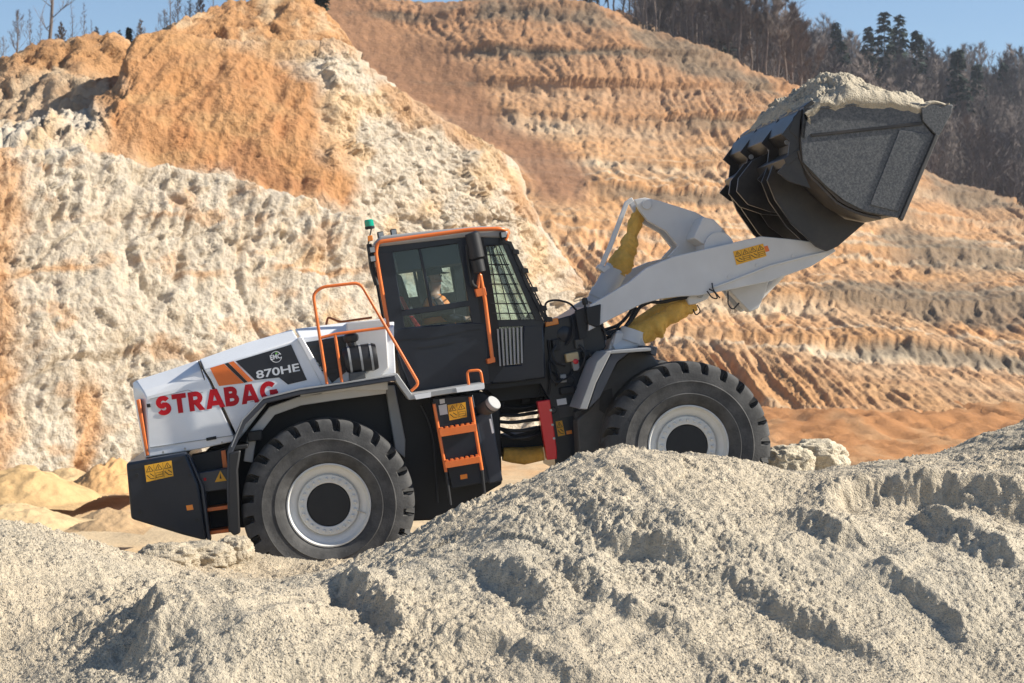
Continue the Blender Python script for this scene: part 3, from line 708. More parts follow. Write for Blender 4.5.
def glass_mat(name, tint, gloss=0.08, dirt=0.0):
    m = bpy.data.materials.new(name); m.use_nodes = True; nt = m.node_tree; nt.nodes.clear()
    out = nt.nodes.new('ShaderNodeOutputMaterial'); tr = nt.nodes.new('ShaderNodeBsdfTransparent'); tr.inputs[0].default_value = (*tint, 1)
    gl = nt.nodes.new('ShaderNodeBsdfGlossy'); gl.inputs['Roughness'].default_value = 0.02
    lw = nt.nodes.new('ShaderNodeFresnel'); lw.inputs['IOR'].default_value = 1.5
    ad = nt.nodes.new('ShaderNodeMath'); ad.operation = 'ADD'; ad.inputs[1].default_value = gloss; nt.links.new(lw.outputs[0], ad.inputs[0])
    mx = nt.nodes.new('ShaderNodeMixShader'); nt.links.new(ad.outputs[0], mx.inputs[0]); nt.links.new(tr.outputs[0], mx.inputs[1]); nt.links.new(gl.outputs[0], mx.inputs[2])
    last = mx.outputs[0]
    if dirt:
        df = nt.nodes.new('ShaderNodeBsdfDiffuse'); df.inputs[0].default_value = (0.55, 0.62, 0.60, 1)
        m2 = nt.nodes.new('ShaderNodeMixShader'); m2.inputs[0].default_value = dirt; nt.links.new(last, m2.inputs[1]); nt.links.new(df.outputs[0], m2.inputs[2]); last = m2.outputs[0]
    nt.links.new(last, out.inputs[0])
    return m
M_glass = glass_mat('tinted_glass', (0.80, 0.89, 0.94), 0.0, 0.0)
M_glass2 = glass_mat('clear_glass', (0.86, 0.94, 0.92), 0.05, 0.05)

loader = empty('wheel_loader', MM)
tag(loader, 'large white and charcoal wheel loader on four huge tyres lifting a full bucket', 'wheel loader')

_eps = [0.0]
def ep():
    _eps[0] = (_eps[0] + 0.0011) % 0.0077
    return _eps[0]

# ---- wheels
def tyre_mesh():
    prof = [(.435, -.25), (.455, -.29), (.50, -.335), (.56, -.355), (.575, -.362), (.585, -.353), (.64, -.362), (.70, -.368), (.712, -.374), (.722, -.366), (.76, -.363), (.80, -.356), (.83, -.350), (.86, -.343), (.885, -.333), (.905, -.318), (.918, -.298), (.925, -.27), (.928, -.22), (.930, -.15), (.931, -.07), (.931, -.02)]
    prof = prof + [(r, -y) for r, y in reversed(prof)]
    frac = [0.0, 0.04, 0.08, 0.38, 0.42, 0.55, 0.70, 0.86]; nk = 24; pitch = 2 * pi / nk
    V = []; n = nk * len(frac)
    for (r, y) in prof:
        for k in range(nk):
            for f in frac:
                g = 0.07 <= f <= 0.39
                ph = k * pitch + f * pitch + (0 if y < 0 else pitch / 2) + 0.55 * (0.37 - abs(y)) * (1 if y < 0 else -1)
                rr, yy = r, y
                e = min(1, max(0, (r - 0.80) / 0.02)) * (1 if abs(y) > 0.10 else 0)
                if g and e > 0:
                    rr = r - 0.115 * e * (1 if abs(y) < 0.33 else 0.6); yy = y * (1 - 0.30 * e * (1 if abs(y) > .28 else 0))
                    if r < 0.87: rr = r - 0.02
                V.append((rr * cos(ph), yy, rr * sin(ph)))
    m = len(prof); Fc = []
    for i in range(m - 1):
        for k in range(n):
            k2 = (k + 1) % n; Fc.append((i * n + k, i * n + k2, (i + 1) * n + k2, (i + 1) * n + k))
    b = MB(); b.add(V, Fc); return b
tb = tyre_mesh()
rb = MB().lathe([(.44, -.24), (.452, -.275), (.452, -.298), (.437, -.303), (.425, -.285), (.418, -.25), (.405, -.235), (.38, -.228), (.352, -.205), (.335, -.185), (.328, -.18), (.325, -.215), (.318, -.222), (.245, -.222), (.236, -.215), (.232, -.10), (.05, -.10), (.05, .2), (.44, .2), (.44, -.24)], (0, 0, 0), 64, cap=False)
hb = MB().lathe([(.232, -.15), (.232, -.205), (.222, -.214), (.0001, -.214)], (0, 0, 0), 48)
bb = MB()
for k in range(24):
    a = 2 * pi * k / 24; bb.lathe([(.017, -.215), (.017, -.24), (.009, -.252)], (.283 * cos(a), 0, .283 * sin(a)), 8)
valve = MB().tube([(.30, -.22, -.1), (.36, -.25, -.12), (.385, -.27, -.13)], .006, 6)
first_wheel = None
for (wx, sgn, turn) in ((0, -1, 0.06), (WB, -1, 0.17), (0, 1, 0.3), (WB, 1, 0.0)):
    if first_wheel is None:
        w = bpy.data.objects.new('wheel', None); col.objects.link(w); w.parent = loader
        ty = tb.build('tyre', M_rubber, w, smooth=28); ri = rb.build('rim', M_rim, w, smooth=30); hc = hb.build('hub_cap', M_black, w); bo = bb.build('wheel_bolt', M_rim, w, smooth=30); va = valve.build('valve_stem', M_steel, w)
        bo['kind'] = 'stuff'
        first_wheel = (w, [ty, ri, hc, bo, va])
        o = w
    else:
        o = first_wheel[0].copy(); col.objects.link(o); o.parent = loader
        for c in first_wheel[1]:
            cc = c.copy(); col.objects.link(cc); cc.parent = o
    o.location = (wx, sgn * (HALF - 0.372), TR)
    o.rotation_euler = (0, turn, 0 if sgn < 0 else pi)
    o.rotation_mode = 'XYZ'
    if sgn > 0: o.rotation_euler = (0, turn, pi)

# ---- chassis and axles
MB().pp([(200, 458), (240, 420), (262, 404), (330, 388), (395, 384), (484, 392), (500, 405), (502, 484), (440, 520), (240, 528), (205, 500)], -.68, .68).build('chassis', M_black, loader, 0.02)
b = MB(); b.lathe([(.16, -1.1), (.2, -.5), (.3, -.3), (.3, .3), (.2, .5), (.16, 1.1)], (0, 0, TR), 24); b.build('axle', M_black, loader)
b = MB(); b.lathe([(.16, -1.1), (.2, -.5), (.3, -.3), (.3, .3), (.2, .5), (.16, 1.1)], (WB, 0, TR), 24); b.build('axle', M_matte, loader)

# ---- hood
def hood_piece(rows, name, m, ys):
    """rows: lines from the roof edge down to the sill, each a list of px points; ys: distance from the centre line per line"""
    n = len(rows[0]); b = MB(); vs = []
    for side in (-1, 1):
        for r, yl in zip(rows, ys):
            for i, p in enumerate(r):
                yv = yl[i] if isinstance(yl, (list, tuple)) else yl
                x_, z_ = L(p[0], p[1], -yv); vs.append((x_, side * yv, z_))
    nr = len(rows); fs = []
    for sd in (0, 1):
        o_ = sd * nr * n
        for j in range(nr - 1):
            for i in range(n - 1):
                a = o_ + j * n + i; fs.append((a, a + 1, a + n + 1, a + n))
    for i in range(n - 1): fs.append((i, i + 1, nr * n + i + 1, nr * n + i))
    o2 = nr * n
    for j in range(nr - 1):
        fs.append((j * n, (j + 1) * n, o2 + (j + 1) * n, o2 + j * n))
        e = n - 1; fs.append((j * n + e, (j + 1) * n + e, o2 + (j + 1) * n + e, o2 + j * n + e))
    l = (nr - 1) * n
    for i in range(n - 1): fs.append((l + i, l + i + 1, o2 + l + i + 1, o2 + l + i))
    b.add(vs, fs); return b.build(name, m, loader, 0.012, smooth=20)
rear_hood = hood_piece([[(132.5, 383), (136, 380.5), (172, 369), (197, 360.5)],
                        [(133, 387), (143, 391), (180, 379), (202, 369.5)],
                        [(134, 397), (146, 397), (187, 386), (208.5, 380.5)],
                        [(145, 457.5), (149, 457), (200, 449), (236, 441)]], 'rear_hood', M_white, [[.60, .72, .74, .74], [.70, .94, .955, .99], [.76, 1.0, 1.005, 1.005], [.80, 1.0, 1.005, 1.005]])
mid_hood = hood_piece([[(199.5, 359.5), (246, 343), (292, 329.5)],
                       [(204, 369.5), (250, 355), (298, 339)],
                       [(211, 380), (262, 364), (306, 353)],
                       [(239, 440), (268, 402), (324, 388)]], 'side_hood', M_white, [.74, .995, 1.005, 1.005])
front_hood = hood_piece([[(295, 329), (345, 322.5), (394, 318)],
                         [(301, 338.5), (348, 332.5), (394, 327.5)],
                         [(309, 353), (350, 345), (394, 339)],
                         [(328, 387), (362, 382), (396, 378)]], 'engine_cover', M_white, [.74, .90, .92, .93])
MB().strip([(237, 447), (208, 390), (198.5, 361)], .012, -1.0, -.7).build('gap_seal', M_ink, loader)
# dark side window of the engine cover with grey vertical post
MB().pp([(304, 342.5), (346, 335.5), (346, 372), (332, 383)], -.945, -.925).build('vent_panel', M_dark, loader, .004)
MB().pp([(297, 338), (302, 336.5), (331, 387), (324, 389)], -1.02, -.96).build('hood_post', M_white, loader, .01)
gl = MB()
for k in range(7):
    a = k / 7; gl.pp([(307 + 34 * a * .2, 347 + k * 5), (345, 340 + k * 5), (345, 341.3 + k * 5), (308 + 34 * a * .2, 348.3 + k * 5)], -.951, -.944)
o = gl.build('louvre', M_black, loader); o['kind'] = 'stuff'
MB().pp([(346, 323), (386, 318), (389, 368), (379, 378), (348, 381)], -1.0, -.60).build('filter_box', M_arm, loader, .015)
# decals on the hood (flat film)
def plate(px, y, m, name, parent, t=0.003):
    return MB().pp(px, -y - t, -y, -y).build(name, m, parent, 0, smooth=0)
dec = plate([(235.5, 361.2), (291, 344.5), (307, 380), (288, 384.5), (279, 377.5), (255, 380)], 1.0085, M_dark, 'dark_panel', mid_hood)
plate([(210, 368), (224, 363.8), (244, 383), (219, 386)], 1.0085, M_orangeflat, 'orange_stripe', mid_hood)
plate([(228.5, 362.6), (233.5, 361.2), (253, 381), (248, 382)], 1.0085, M_orangeflat, 'orange_stripe', mid_hood)
plate([(224.4, 363.7), (228.2, 362.6), (247.6, 382), (244.4, 383)], 1.0085, M_ink, 'black_stripe', mid_hood)
def lettering(body, px0, py0, px1, py1, hpx, y, m, name, parent, bold=0.0, depth=0.002, stretch=None):
    """flat letters from the lower left corner (px0,py0) to the lower right (px1,py1), cap height hpx"""
    cu = bpy.data.curves.new(name, 'FONT'); cu.body = body; cu.size = 1.0; cu.offset = bold; cu.extrude = 0.0
    to = bpy.data.objects.new(name, cu); col.objects.link(to)
    dg = bpy.context.evaluated_depsgraph_get(); me = bpy.data.meshes.new_from_object(to.evaluated_get(dg))
    bpy.data.objects.remove(to); 
    co = np.empty(len(me.vertices) * 3); me.vertices.foreach_get('co', co); co = co.reshape(-1, 3)
    mn, mxx = co.min(0), co.max(0)
    a = Vector(L(px0, py0, -y)); b_ = Vector(L(px1, py1, -y)); e = (b_ - a); u = e.normalized(); v = Vector((-u.y, u.x))
    hh_ = abs(L(px0, py0 - hpx, -y)[1] - a.y)
    sx = e.length / (mxx[0] - mn[0]); sy = hh_ / (mxx[1] - mn[1])
    out = np.empty_like(co)
    X = (co[:, 0] - mn[0]) * sx; Y = (co[:, 1] - mn[1]) * sy
    out[:, 0] = a.x + u.x * X + v.x * Y; out[:, 2] = a.y + u.y * X + v.y * Y; out[:, 1] = -y - depth
    me.vertices.foreach_set('co', out.ravel()); me.update(); me.materials.clear(); me.materials.append(m)
    o = bpy.data.objects.new(name, me); col.objects.link(o); o.parent = parent
    return o
def arcpts(cx, cy, rx, ry, a0, a1, n=12):
    return [(cx + rx * cos(radians(a0 + (a1 - a0) * k / n)), cy + ry * sin(radians(a0 + (a1 - a0) * k / n))) for k in range(n + 1)]
SW = .255
GLY = {'S': (.70, [arcpts(.34, .665, .235, .218, 25, 262, 12) + arcpts(.345, .335, .245, .218, 84, -155, 12)]),
       'T': (.72, [[(.0, .88), (.72, .88)], [(.36, .80), (.36, 0)]]),
       'R': (.76, [[(.125, 0), (.125, 1)], [(.2, .88), (.38, .88)] + arcpts(.38, .665, .215, .217, 88, -88, 8) + [(.2, .445)], [(.36, .45), (.64, -.0)]]),
       'A': (.92, [[(.11, 0), (.42, 1.0)], [(.50, 1.0), (.81, 0)], [(.26, .27), (.66, .27)]]),
       'B': (.76, [[(.125, 0), (.125, 1)], [(.2, .88), (.36, .88)] + arcpts(.36, .705, .19, .177, 88, -88, 8) + [(.2, .525)], [(.2, .525), (.38, .525)] + arcpts(.38, .32, .235, .205, 88, -88, 8) + [(.2, .115)]]),
       'G': (.88, [arcpts(.47, .5, .355, .39, 42, 360, 22) + [(.825, .43)], [(.5, .43), (.90, .43)]])}
def block_letters(word, px0, py0, px1, py1, hpx, y, m, parent, gap=.10):
    a = Vector(L(px0, py0, -y)); b_ = Vector(L(px1, py1, -y)); e = b_ - a; u = e.normalized(); v = Vector((-u.y, u.x))
    H = abs(L(px0, py0 - hpx, -y)[1] - a.y); tot = sum(GLY[ch][0] for ch in word) + gap * (len(word) - 1); sx = e.length / tot; X = 0
    for ch in word:
        b = MB(); w_, strokes = GLY[ch]
        for si, st_ in enumerate(strokes):
            P = [Vector((X + p[0], p[1])) for p in st_]; n = len(P); vs = []
            for i, p in enumerate(P):
                d = (P[min(n - 1, i + 1)] - P[max(0, i - 1)]).normalized(); nr = Vector((-d.y, d.x)) * SW / 2
                for q in (p + nr, p - nr):
                    if n == 2 and ch in 'AR' and abs(d.x) > .2 and abs(d.y) > .2:      # slanted strokes end level
                        q = q - d * ((q.y - p.y) / d.y)
                    w3 = a + u * (q.x * sx) + v * (q.y * H); vs.append((w3.x, -y - .0012 - .0003 * si, w3.y))
            b.add(vs, [(2 * i, 2 * i + 1, 2 * i + 3, 2 * i + 2) for i in range(n - 1)])
        b.build('letter', m, parent, 0, smooth=0)
        X += w_ + gap
block_letters('STRA', 158, 416, 225, 406.9, 19.5, 1.0075, M_redprint, rear_hood)
block_letters('BAG', 226, 406.7, 278, 399.6, 19.5, 1.0075, M_redprint, mid_hood)
lettering('870HE', 257, 379, 300, 371, 8.2, 1.0110, M_greyprint, 'lettering', dec, bold=0.02, depth=0.004)
lc = L(276, 357, -1.02)
rg = MB()
for a0, a1 in ((0.5, 2.5), (2.9, 6.1)):
    pts = [(lc[0] + .058 * cos(t), -1.0150, lc[1] + .058 * sin(t)) for t in np.linspace(a0, a1, 18)]
    rg.tube(pts, .0035, 5)
rg.build('emblem', M_greyprint, dec)
lettering('EMC', 270.5, 360.2, 281.8, 358, 5, 1.0110, M_greyprint, 'lettering', dec, bold=0.03, depth=0.004)
MB().add([(lc[0] - .005, -1.0155, lc[1] + .03), (lc[0] + .018, -1.0155, lc[1] + .03), (lc[0] + .022, -1.0155, lc[1] + .05), (lc[0] + .002, -1.0155, lc[1] + .046)], [(0, 1, 2, 3)]).build('leaf_mark', mat('green_print', (0.2, 0.6, 0.08), .4), dec)
# orange corner strip and tail
MB().pp([(136, 400), (140, 399), (149, 455), (146, 456.5)], -1.005, -.86).build('corner_strip', M_orange, loader, .01)
MB().strip([(150, 447.5), (236, 435)], .008, -1.012, -1.0).build('trim_line', M_step, rear_hood)

# ---- warning stickers: yellow film with a black outlined triangle and strokes
def sticker(quad, y, cells, parent, m=None, tri=True):
    """quad: px corners tl, tr, br, bl"""
    s_ = plate(quad, y, m or M_yellow, 'warning_sticker', parent, .004)
    tl, tr, br, bl = [Vector(L(a, b, -y)) for a, b in quad]
    def P(u, v): p = (tl * (1 - u) + tr * u) * (1 - v) + (bl * (1 - u) + br * u) * v; return (p.x, -y - .0065, p.y)
    b = MB()
    def line(a, c, w=.0055):
        a, c = Vector(P(*a)), Vector(P(*c)); d = (c - a).normalized(); n = Vector((-d.z, 0, d.x)) * w / 2
        b.add([a - n, a + n, c + n, c - n], [(0, 1, 2, 3)])
    for k in range(cells):
        u0, u1 = k / cells + .12 / cells, (k + 1) / cells - .12 / cells; uc = (u0 + u1) / 2
        if k: line((k / cells, .04), (k / cells, .96), .003)
        line((u0, .42), (uc, .08)); line((uc, .08), (u1, .42)); line((u1, .42), (u0, .42)); line((uc, .2), (uc, .36), .006)
        if (k + len(quad)) % 2:
            for vv in (.58, .72, .86): line((u0, vv), (u1, vv), .004)
            line((u0, .55), (u0, .9), .004); line((u1, .55), (u1, .9), .004)
        else:
            line((u0, .6), (uc, .85), .008); line((uc, .55), (u1, .75), .008); line((uc, .85), (u1, .88), .006)
    b.build('symbol', M_ink, s_, 0, smooth=0)
    return s_

# ---- counterweight
cw = MB().pp([(126, 463), (186, 452.5), (199, 485), (206.5, 541), (183, 535), (131, 519)], -1.27, 1.27).build('counterweight', M_dark, loader, .03, seg=3)
plate([(128, 470), (183, 460.5), (183, 462), (128, 471.5)], 1.271, M_black, 'seam', cw, .002)
sticker([(144.5, 465.5), (171.5, 460.5), (173.5, 476), (146.5, 482)], 1.272, 3, loader)
plate([(186, 505.5), (192.5, 504.5), (193.5, 509.5), (187, 510.5)], 1.272, M_amber, 'reflector', loader, .008)
for px_c in ((186, 455), ):
    MB().pp([(186.5, 453.5), (190, 456), (204, 487), (211, 541), (207, 541), (200, 486)], -1.22, -1.0).build('edge_plate', M_navy, loader, .01)
# step box between counterweight and rear wheel
MB().pp([(190, 456), (231, 447), (231, 468), (199, 474)], -.96, -.60).build('locker', M_black, loader, .01)
MB().pp([(197, 473), (229, 467.5), (230.5, 489), (200, 493)], -1.12, -.7).build('step_box', M_navy, loader, .012)
MB().pp([(198.5, 493), (206, 492), (210, 533), (204, 536)], -1.12, -.7).build('step_side', M_navy, loader, .008)
MB().pp([(200, 493), (231, 489), (233, 532), (205, 535)], -.80, -.7).build('step_back', M_black, loader)
for q in ([(202, 508.8), (230, 504.8), (230.3, 508.5), (202.4, 512.5)], [(206, 532), (232, 528), (232.3, 531.5), (206.3, 535.5)]):
    MB().pp(q, -1.13, -.82).build('step', M_orange, loader, .004)
MB().pp([(221, 451), (225.5, 450), (227.5, 467.5), (223, 468.5)], -1.0, -.97).build('handle', M_orange, loader, .004)
tl_ = plate([(220.3, 470.6), (226.6, 480.6), (214.8, 482.2)], 1.124, M_yellow, 'warning_triangle', loader)
plate([(220.3, 473), (221.6, 478.6), (219.6, 478.8)], 1.129, M_ink, 'symbol', tl_, .001)
plate([(203.5, 478), (206, 477.6), (206.5, 480.4), (204, 480.8)], 1.121, M_redprint, 'button', loader, .01)

# ---- rear fender
fen = MB().strip([(231, 532), (229.5, 492), (230, 452), (243, 423), (264, 401.5), (300, 392.5), (345, 386), (396, 378)], .055, -1.42, -.74).build('rear_fender', M_navy, loader, .012)
MB().strip([(231.5, 447), (242.5, 420), (263, 398.5), (300, 389.4), (345, 383), (396, 375)], .012, -1.425, -.9).build('fender_highlight', M_step, fen)  # pale grey strip: painted highlight along the fender's top edge
MB().pp([(228, 453), (241, 450), (238, 470), (240.5, 533), (234, 536), (228, 530)], -1.43, -1.36).build('mud_flap', M_hose, loader, .02)
MB().strip([(248, 462), (252, 436), (272, 411), (300, 401), (340, 395), (386, 389)], .10, -1.05, -.99).build('fender_liner', M_beige if False else M_arm, loader, .01)
MB().pp([(318, 389), (388, 378), (388, 390), (352, 390), (322, 394)], -1.2, -.7).build('liner_panel', M_arm, loader, .01)
MB().pp([(247, 432), (262, 430), (262, 440), (248, 442)], -1.2, -1.06).build('bracket', M_black, loader, .01)
MB().pp([(385, 386), (394.5, 385), (405.5, 440), (405, 458), (395, 450)], -.80, -.70).build('fender_post', M_step, loader, .012)
MB().pp([(228, 447), (248, 444), (248, 448), (228, 452)], -1.4, -.8).build('bracket', M_black, loader, .01)

# ---- walkway with steps
MB().strip([(300, 394), (350, 384.5), (396, 376.5), (410.5, 397), (484.5, 385.5)], .062, -1.38, -.86).build('walkway', M_step, loader, .008)
plate([(414, 394.8), (431, 392), (431, 397), (416, 399.5)], 1.383, M_white, 'tread_tape', loader)
plate([(456, 387.7), (484, 383.5), (484, 389), (457, 392.5)], 1.383, M_white, 'tread_tape', loader)
plate([(338, 384.4), (352, 382.2), (352, 387), (339, 389)], 1.383, M_arm, 'tread_tape', loader)

# ---- orange rails
def rail(pts, r, name='handrail', rad=.08, m=None, closed=False):
    return MB().ptube(pts, r, 8, closed, rad).build(name, m or M_orange, loader, smooth=60)
rail([(327, 384, -1.2), (313, 294, -1.2), (322, 287, -1.2), (360, 282.5, -1.2), (419, 384, -1.2), (411, 391, -1.2)], .017)
rail([(320, 338, -1.2), (335, 334, -1.2), (386, 327.5, -1.2)], .016, rad=.04)
rail([(335, 334, -1.2), (342, 382, -1.2)], .016, rad=0)
rail([(326, 325, .8), (328, 317, .8), (340, 322, .8), (372, 317.5, .8)], .014, rad=.03)
rail([(383, 338, -.9), (389, 352, -.9), (392, 356, -.9)], .012, rad=.03)
rail([(434, 404, -1.28), (446, 472, -1.28)], .018, rad=0); rail([(470, 397, -1.28), (482, 470, -1.28)], .018, rad=0)
rail([(446, 472, -1.28), (450.5, 505, -1.28)], .018, rad=0, name='step_hanger', m=M_hose); rail([(482, 470, -1.28), (485, 500, -1.28)], .018, rad=0, name='step_hanger', m=M_hose)
rail([(469, 387, -1.3), (467, 371, -1.3), (480.5, 370, -1.3), (483, 385, -1.3)], .015, rad=.04)

# ---- ladder box
MB().pp([(432, 398), (473, 394.5), (489, 482), (452, 489)], -1.18, -.5).build('ladder_box', M_dark, loader, .015)
MB().pp([(474, 417), (491, 409), (503, 481), (489, 484)], -1.12, -.5).build('tank', M_navy, loader, .015)
def tread(q, n=7):
    b = MB(); b.pp(q, -1.34, -1.19)
    tlq, trq = q[0], q[1]
    for k in range(n):
        a = (k + .2) / n; c = (k + .75) / n
        p0 = (tlq[0] * (1 - a) + trq[0] * a, tlq[1] * (1 - a) + trq[1] * a); p1 = (tlq[0] * (1 - c) + trq[0] * c, tlq[1] * (1 - c) + trq[1] * c)
        b.pp([(p0[0], p0[1] - 1.6), (p1[0], p1[1] - 1.6), (p1[0], p1[1] + .5), (p0[0], p0[1] + .5)], -1.336, -1.22)
    return b.build('step', M_orange, loader, .003)
tread([(439, 429.5), (476, 423.5), (477, 431), (440.5, 437)]); tread([(444.5, 462), (480, 456), (480.8, 462.5), (445.5, 468.5)])
sticker([(447.5, 405), (465.5, 402), (467, 417), (449.5, 420.5)], 1.184, 2, loader)
plate([(438.5, 405.5), (446.5, 404), (447.8, 414), (440, 415.3)], 1.184, M_arm, 'label_plate', loader)
plate([(439.5, 399.5), (444.5, 398.7), (445, 403), (440, 404)], 1.184, M_arm, 'label_plate', loader)
plate([(460, 475), (467, 473.8), (467.5, 478.2), (460.5, 479.5)], 1.184, M_amber, 'reflector', loader, .008)
plate([(489, 419), (491, 418.7), (494, 433), (492, 433.5)], 1.124, M_greyprint, 'level_gauge', loader, .006)
a_ = L(478, 414, -1.0); b_ = L(491, 405, -1.15)
MB().cyl((a_[0], -.9, a_[1]), (b_[0], -1.2, b_[1]), .082, 20).build('tank_filler', M_matte, loader, .008)
MB().cyl((b_[0], -1.2, b_[1]), (b_[0] + .035, -1.235, b_[1] + .03), .086, 20).build('filler_cap', M_step, loader, .008)

# ---- air intake beside the engine
c1, c2 = L(345, 361, -1.1), L(377, 356, -1.1)
can = MB().tube([(c1[0] - .01, -1.1, c1[1]), (c1[0] + .05, -1.1, c1[1] + .005), (c2[0] - .04, -1.1, c2[1]), (c2[0], -1.1, c2[1])], [.125, .15, .15, .135], 28).build('air_filter', M_hose, loader, .006)
for t in (.15, .5, .82):
    x0 = c1[0] * (1 - t) + c2[0] * t; z0 = c1[1] * (1 - t) + c2[1] * t
    MB().lathe([(.156, -.012), (.156, .012)], (x0, -1.1, z0), 28, 'x').build('clamp_band', M_step, can)
p0 = L(352, 345, -1.1)
MB().lathe([(.05, -.06), (.05, .03), (.075, .04), (.085, .07), (.085, .10), (.06, .125), (.02, .13)], (p0[0], -1.1, p0[1]), 20, 'z').build('intake_cap', M_hose, loader)
MB().pp([(349, 373), (366, 371), (366, 380), (350, 382)], -1.2, -1.0).build('filter_foot', M_matte, loader, .01)

# ---- cab
cab = empty('cab'); cab.parent = loader
CY = .80
def cabp(px, name, m, y0=-CY, y1=-CY + .06, bevel=.006, yr=-CY, both=False, **k):
    e = ep(); o1 = MB().pp(px, y0 - e, y1, yr).build(name, m, cab, bevel, **k)
    if both: MB().pp(px, -y1, -y0 + e, yr).build(name, m, cab, bevel, **k)
    return o1
cabp([(375.5, 246), (466, 232.5), (468, 243), (459, 243), (392, 252.5), (377.5, 254)], 'top_frame', M_dark, both=True)
cabp([(376.5, 252), (392.5, 252), (405, 328.5), (391, 331)], 'rear_pillar', M_dark, both=True)
cabp([(458, 242), (469, 236), (485, 324), (472, 324)], 'door_pillar', M_dark, both=True)
cabp([(400.5, 310.5), (469.5, 300.5), (470.5, 306), (401.5, 316.5)], 'window_rail', M_dark, both=True)
cabp([(418.2, 249), (421, 249), (433, 306.5), (429.8, 307)], 'window_bar', M_dark, both=True)
door = cabp([(391, 329.5), (404.5, 327.5), (471.5, 322), (485, 323), (491, 384.5), (411.5, 395), (398, 356)], 'door', M_dark, both=True, bevel=.015)
plate([(392, 340), (430, 338), (464, 331), (480, 329), (480, 329.8), (464, 332), (430, 339), (392, 341)], CY + .008, M_black, 'crease', cab, .004)
plate([(417, 347.5), (443, 344.5), (455, 341.5), (455, 342.4), (443, 345.6), (417, 348.8)], CY + .008, M_black, 'door_slot', cab, .004)
g1 = cabp([(391.5, 252), (419, 249), (430.5, 307), (402, 313)], 'window', M_glass, -CY + .02, -CY + .026, 0)
cabp([(420, 249), (459, 243.5), (470, 302), (432, 307)], 'window', M_glass, -CY + .020, -CY + .026, 0)
cabp([(402, 315), (470.5, 305), (472, 323.5), (405, 328.5)], 'window', M_glass, -CY + .02, -CY + .026, 0)
for q in ([(391.5, 252), (419, 249), (430.5, 307), (402, 313)], [(420, 249), (459, 243.5), (470, 302), (432, 307)], [(402, 315), (470.5, 305), (472, 323.5), (405, 328.5)]):
    MB().pp(q, CY - .026, CY - .02, -CY).build('window', M_glass2, cab)
# rear wall with window, dark lining
xa, za = L(379, 252, -CY); xb, zb = L(397, 356, -CY)
def wallbar(f0, f1, y0, y1, m=M_dark):
    p = Vector((xa, 0, za)).lerp(Vector((xb, 0, zb)), f0); q = Vector((xa, 0, za)).lerp(Vector((xb, 0, zb)), f1)
    MB().prism([(p.x, p.z), (p.x + .05, p.z), (q.x + .05, q.z), (q.x, q.z)], y0, y1).build('rear_wall', m, cab)
wallbar(0, .10, -CY + .06, CY - .06); wallbar(.62, 1.4, -CY + .06, CY - .06); wallbar(.10, .62, -CY + .06, -.6); wallbar(.10, .62, .6, CY - .06)
# floor
x0, z0 = L(411, 390, -CY); x1, z1 = L(545, 374, -CY)
MB().prism([(x0, z0), (x1, z1), (x1, z1 - .10), (x0, z0 - .10)], -CY + .06, CY - .06).build('cab_floor', M_black, cab)
# roof
rf = MB().pp([(373.5, 243), (380, 236), (440, 229.5), (480, 226), (503, 226.5), (508.5, 231), (508.5, 238), (470, 236.5), (376, 247)], -.84, .84).build('roof', M_step, cab, .03, seg=3)
rail([(388.5, 329, -.87), (375.5, 252, -.87), (378, 242, -.87), (400, 239, -.87), (470, 229.6, -.87), (500, 228.5, -.87), (508, 231, -.80), (508.5, 233, -.6)], .022, 'roof_rail', .05)
rail([(508, 229.5, -.80), (507.5, 236, -.83), (505.5, 240, -.83)], .017, 'roof_rail', .02)
cabp([(386, 330), (391, 329.5), (393, 345), (388, 340)], 'pillar_foot', M_black, -.86, -.80)
# front part: side glass, pillars, lower corner
cabp([(468, 235), (484, 232), (505, 366), (490, 384)], 'front_pillar', M_black, both=True)
cabp([(499.5, 237), (506, 236), (543, 320), (535.5, 321)], 'windscreen_pillar', M_dark, both=True)
cabp([(482, 232), (507, 231), (505, 245), (484, 247)], 'top_frame', M_dark, both=True)
cabp([(483.5, 240), (500.5, 240), (536.5, 320.5), (492, 321.5)], 'side_glass', M_glass2, -CY + .02, -CY + .026, 0)
MB().pp([(483.5, 240), (500.5, 240), (536.5, 320.5), (492, 321.5)], CY - .026, CY - .02, -CY).build('side_glass', M_glass2, cab)
cabp([(491, 320), (542.5, 319), (543.5, 326), (492, 327)], 'sill_frame', M_dark, both=True)
cabp([(523, 325), (543.5, 324), (546, 378), (520, 381)], 'corner_panel', M_dark, both=True, bevel=.02)
cabp([(493, 366), (526, 364), (526, 381), (491, 384)], 'corner_panel', M_dark, both=True, bevel=.02)
cabp([(492, 324), (525, 322), (525, 368), (497, 371)], 'lower_glass', M_glass2, -CY + .03, -CY + .036, 0)
MB().pp([(492, 324), (525, 322), (525, 368), (497, 371)], CY - .10, CY - .06, -CY).build('corner_panel', M_dark, cab)
for k in range(7):
    a = 496.5 + k * 3.9
    cabp([(a, 329 - k * .3), (a + 1.6, 329 - k * .3), (a + 4.2 - k * .3, 366 - k * .5), (a + 2.6 - k * .3, 366 - k * .5)], 'guard_bar', M_step, -CY - .045, -CY - .03, 0)
xf0, zf0 = L(502.5, 238, -CY); xf1, zf1 = L(539.5, 320, -CY); xf2, zf2 = L(545, 376, -CY)
MB().add([(xf0, -.74, zf0), (xf0, .74, zf0), (xf1, .74, zf1), (xf1, -.74, zf1)], [(0, 1, 2, 3)]).build('windscreen', M_glass2, cab)
MB().prism([(xf1, zf1), (xf2, zf2), (xf2 - .05, zf2), (xf1 - .05, zf1)], -.74, .74).build('front_panel', M_dark, cab)
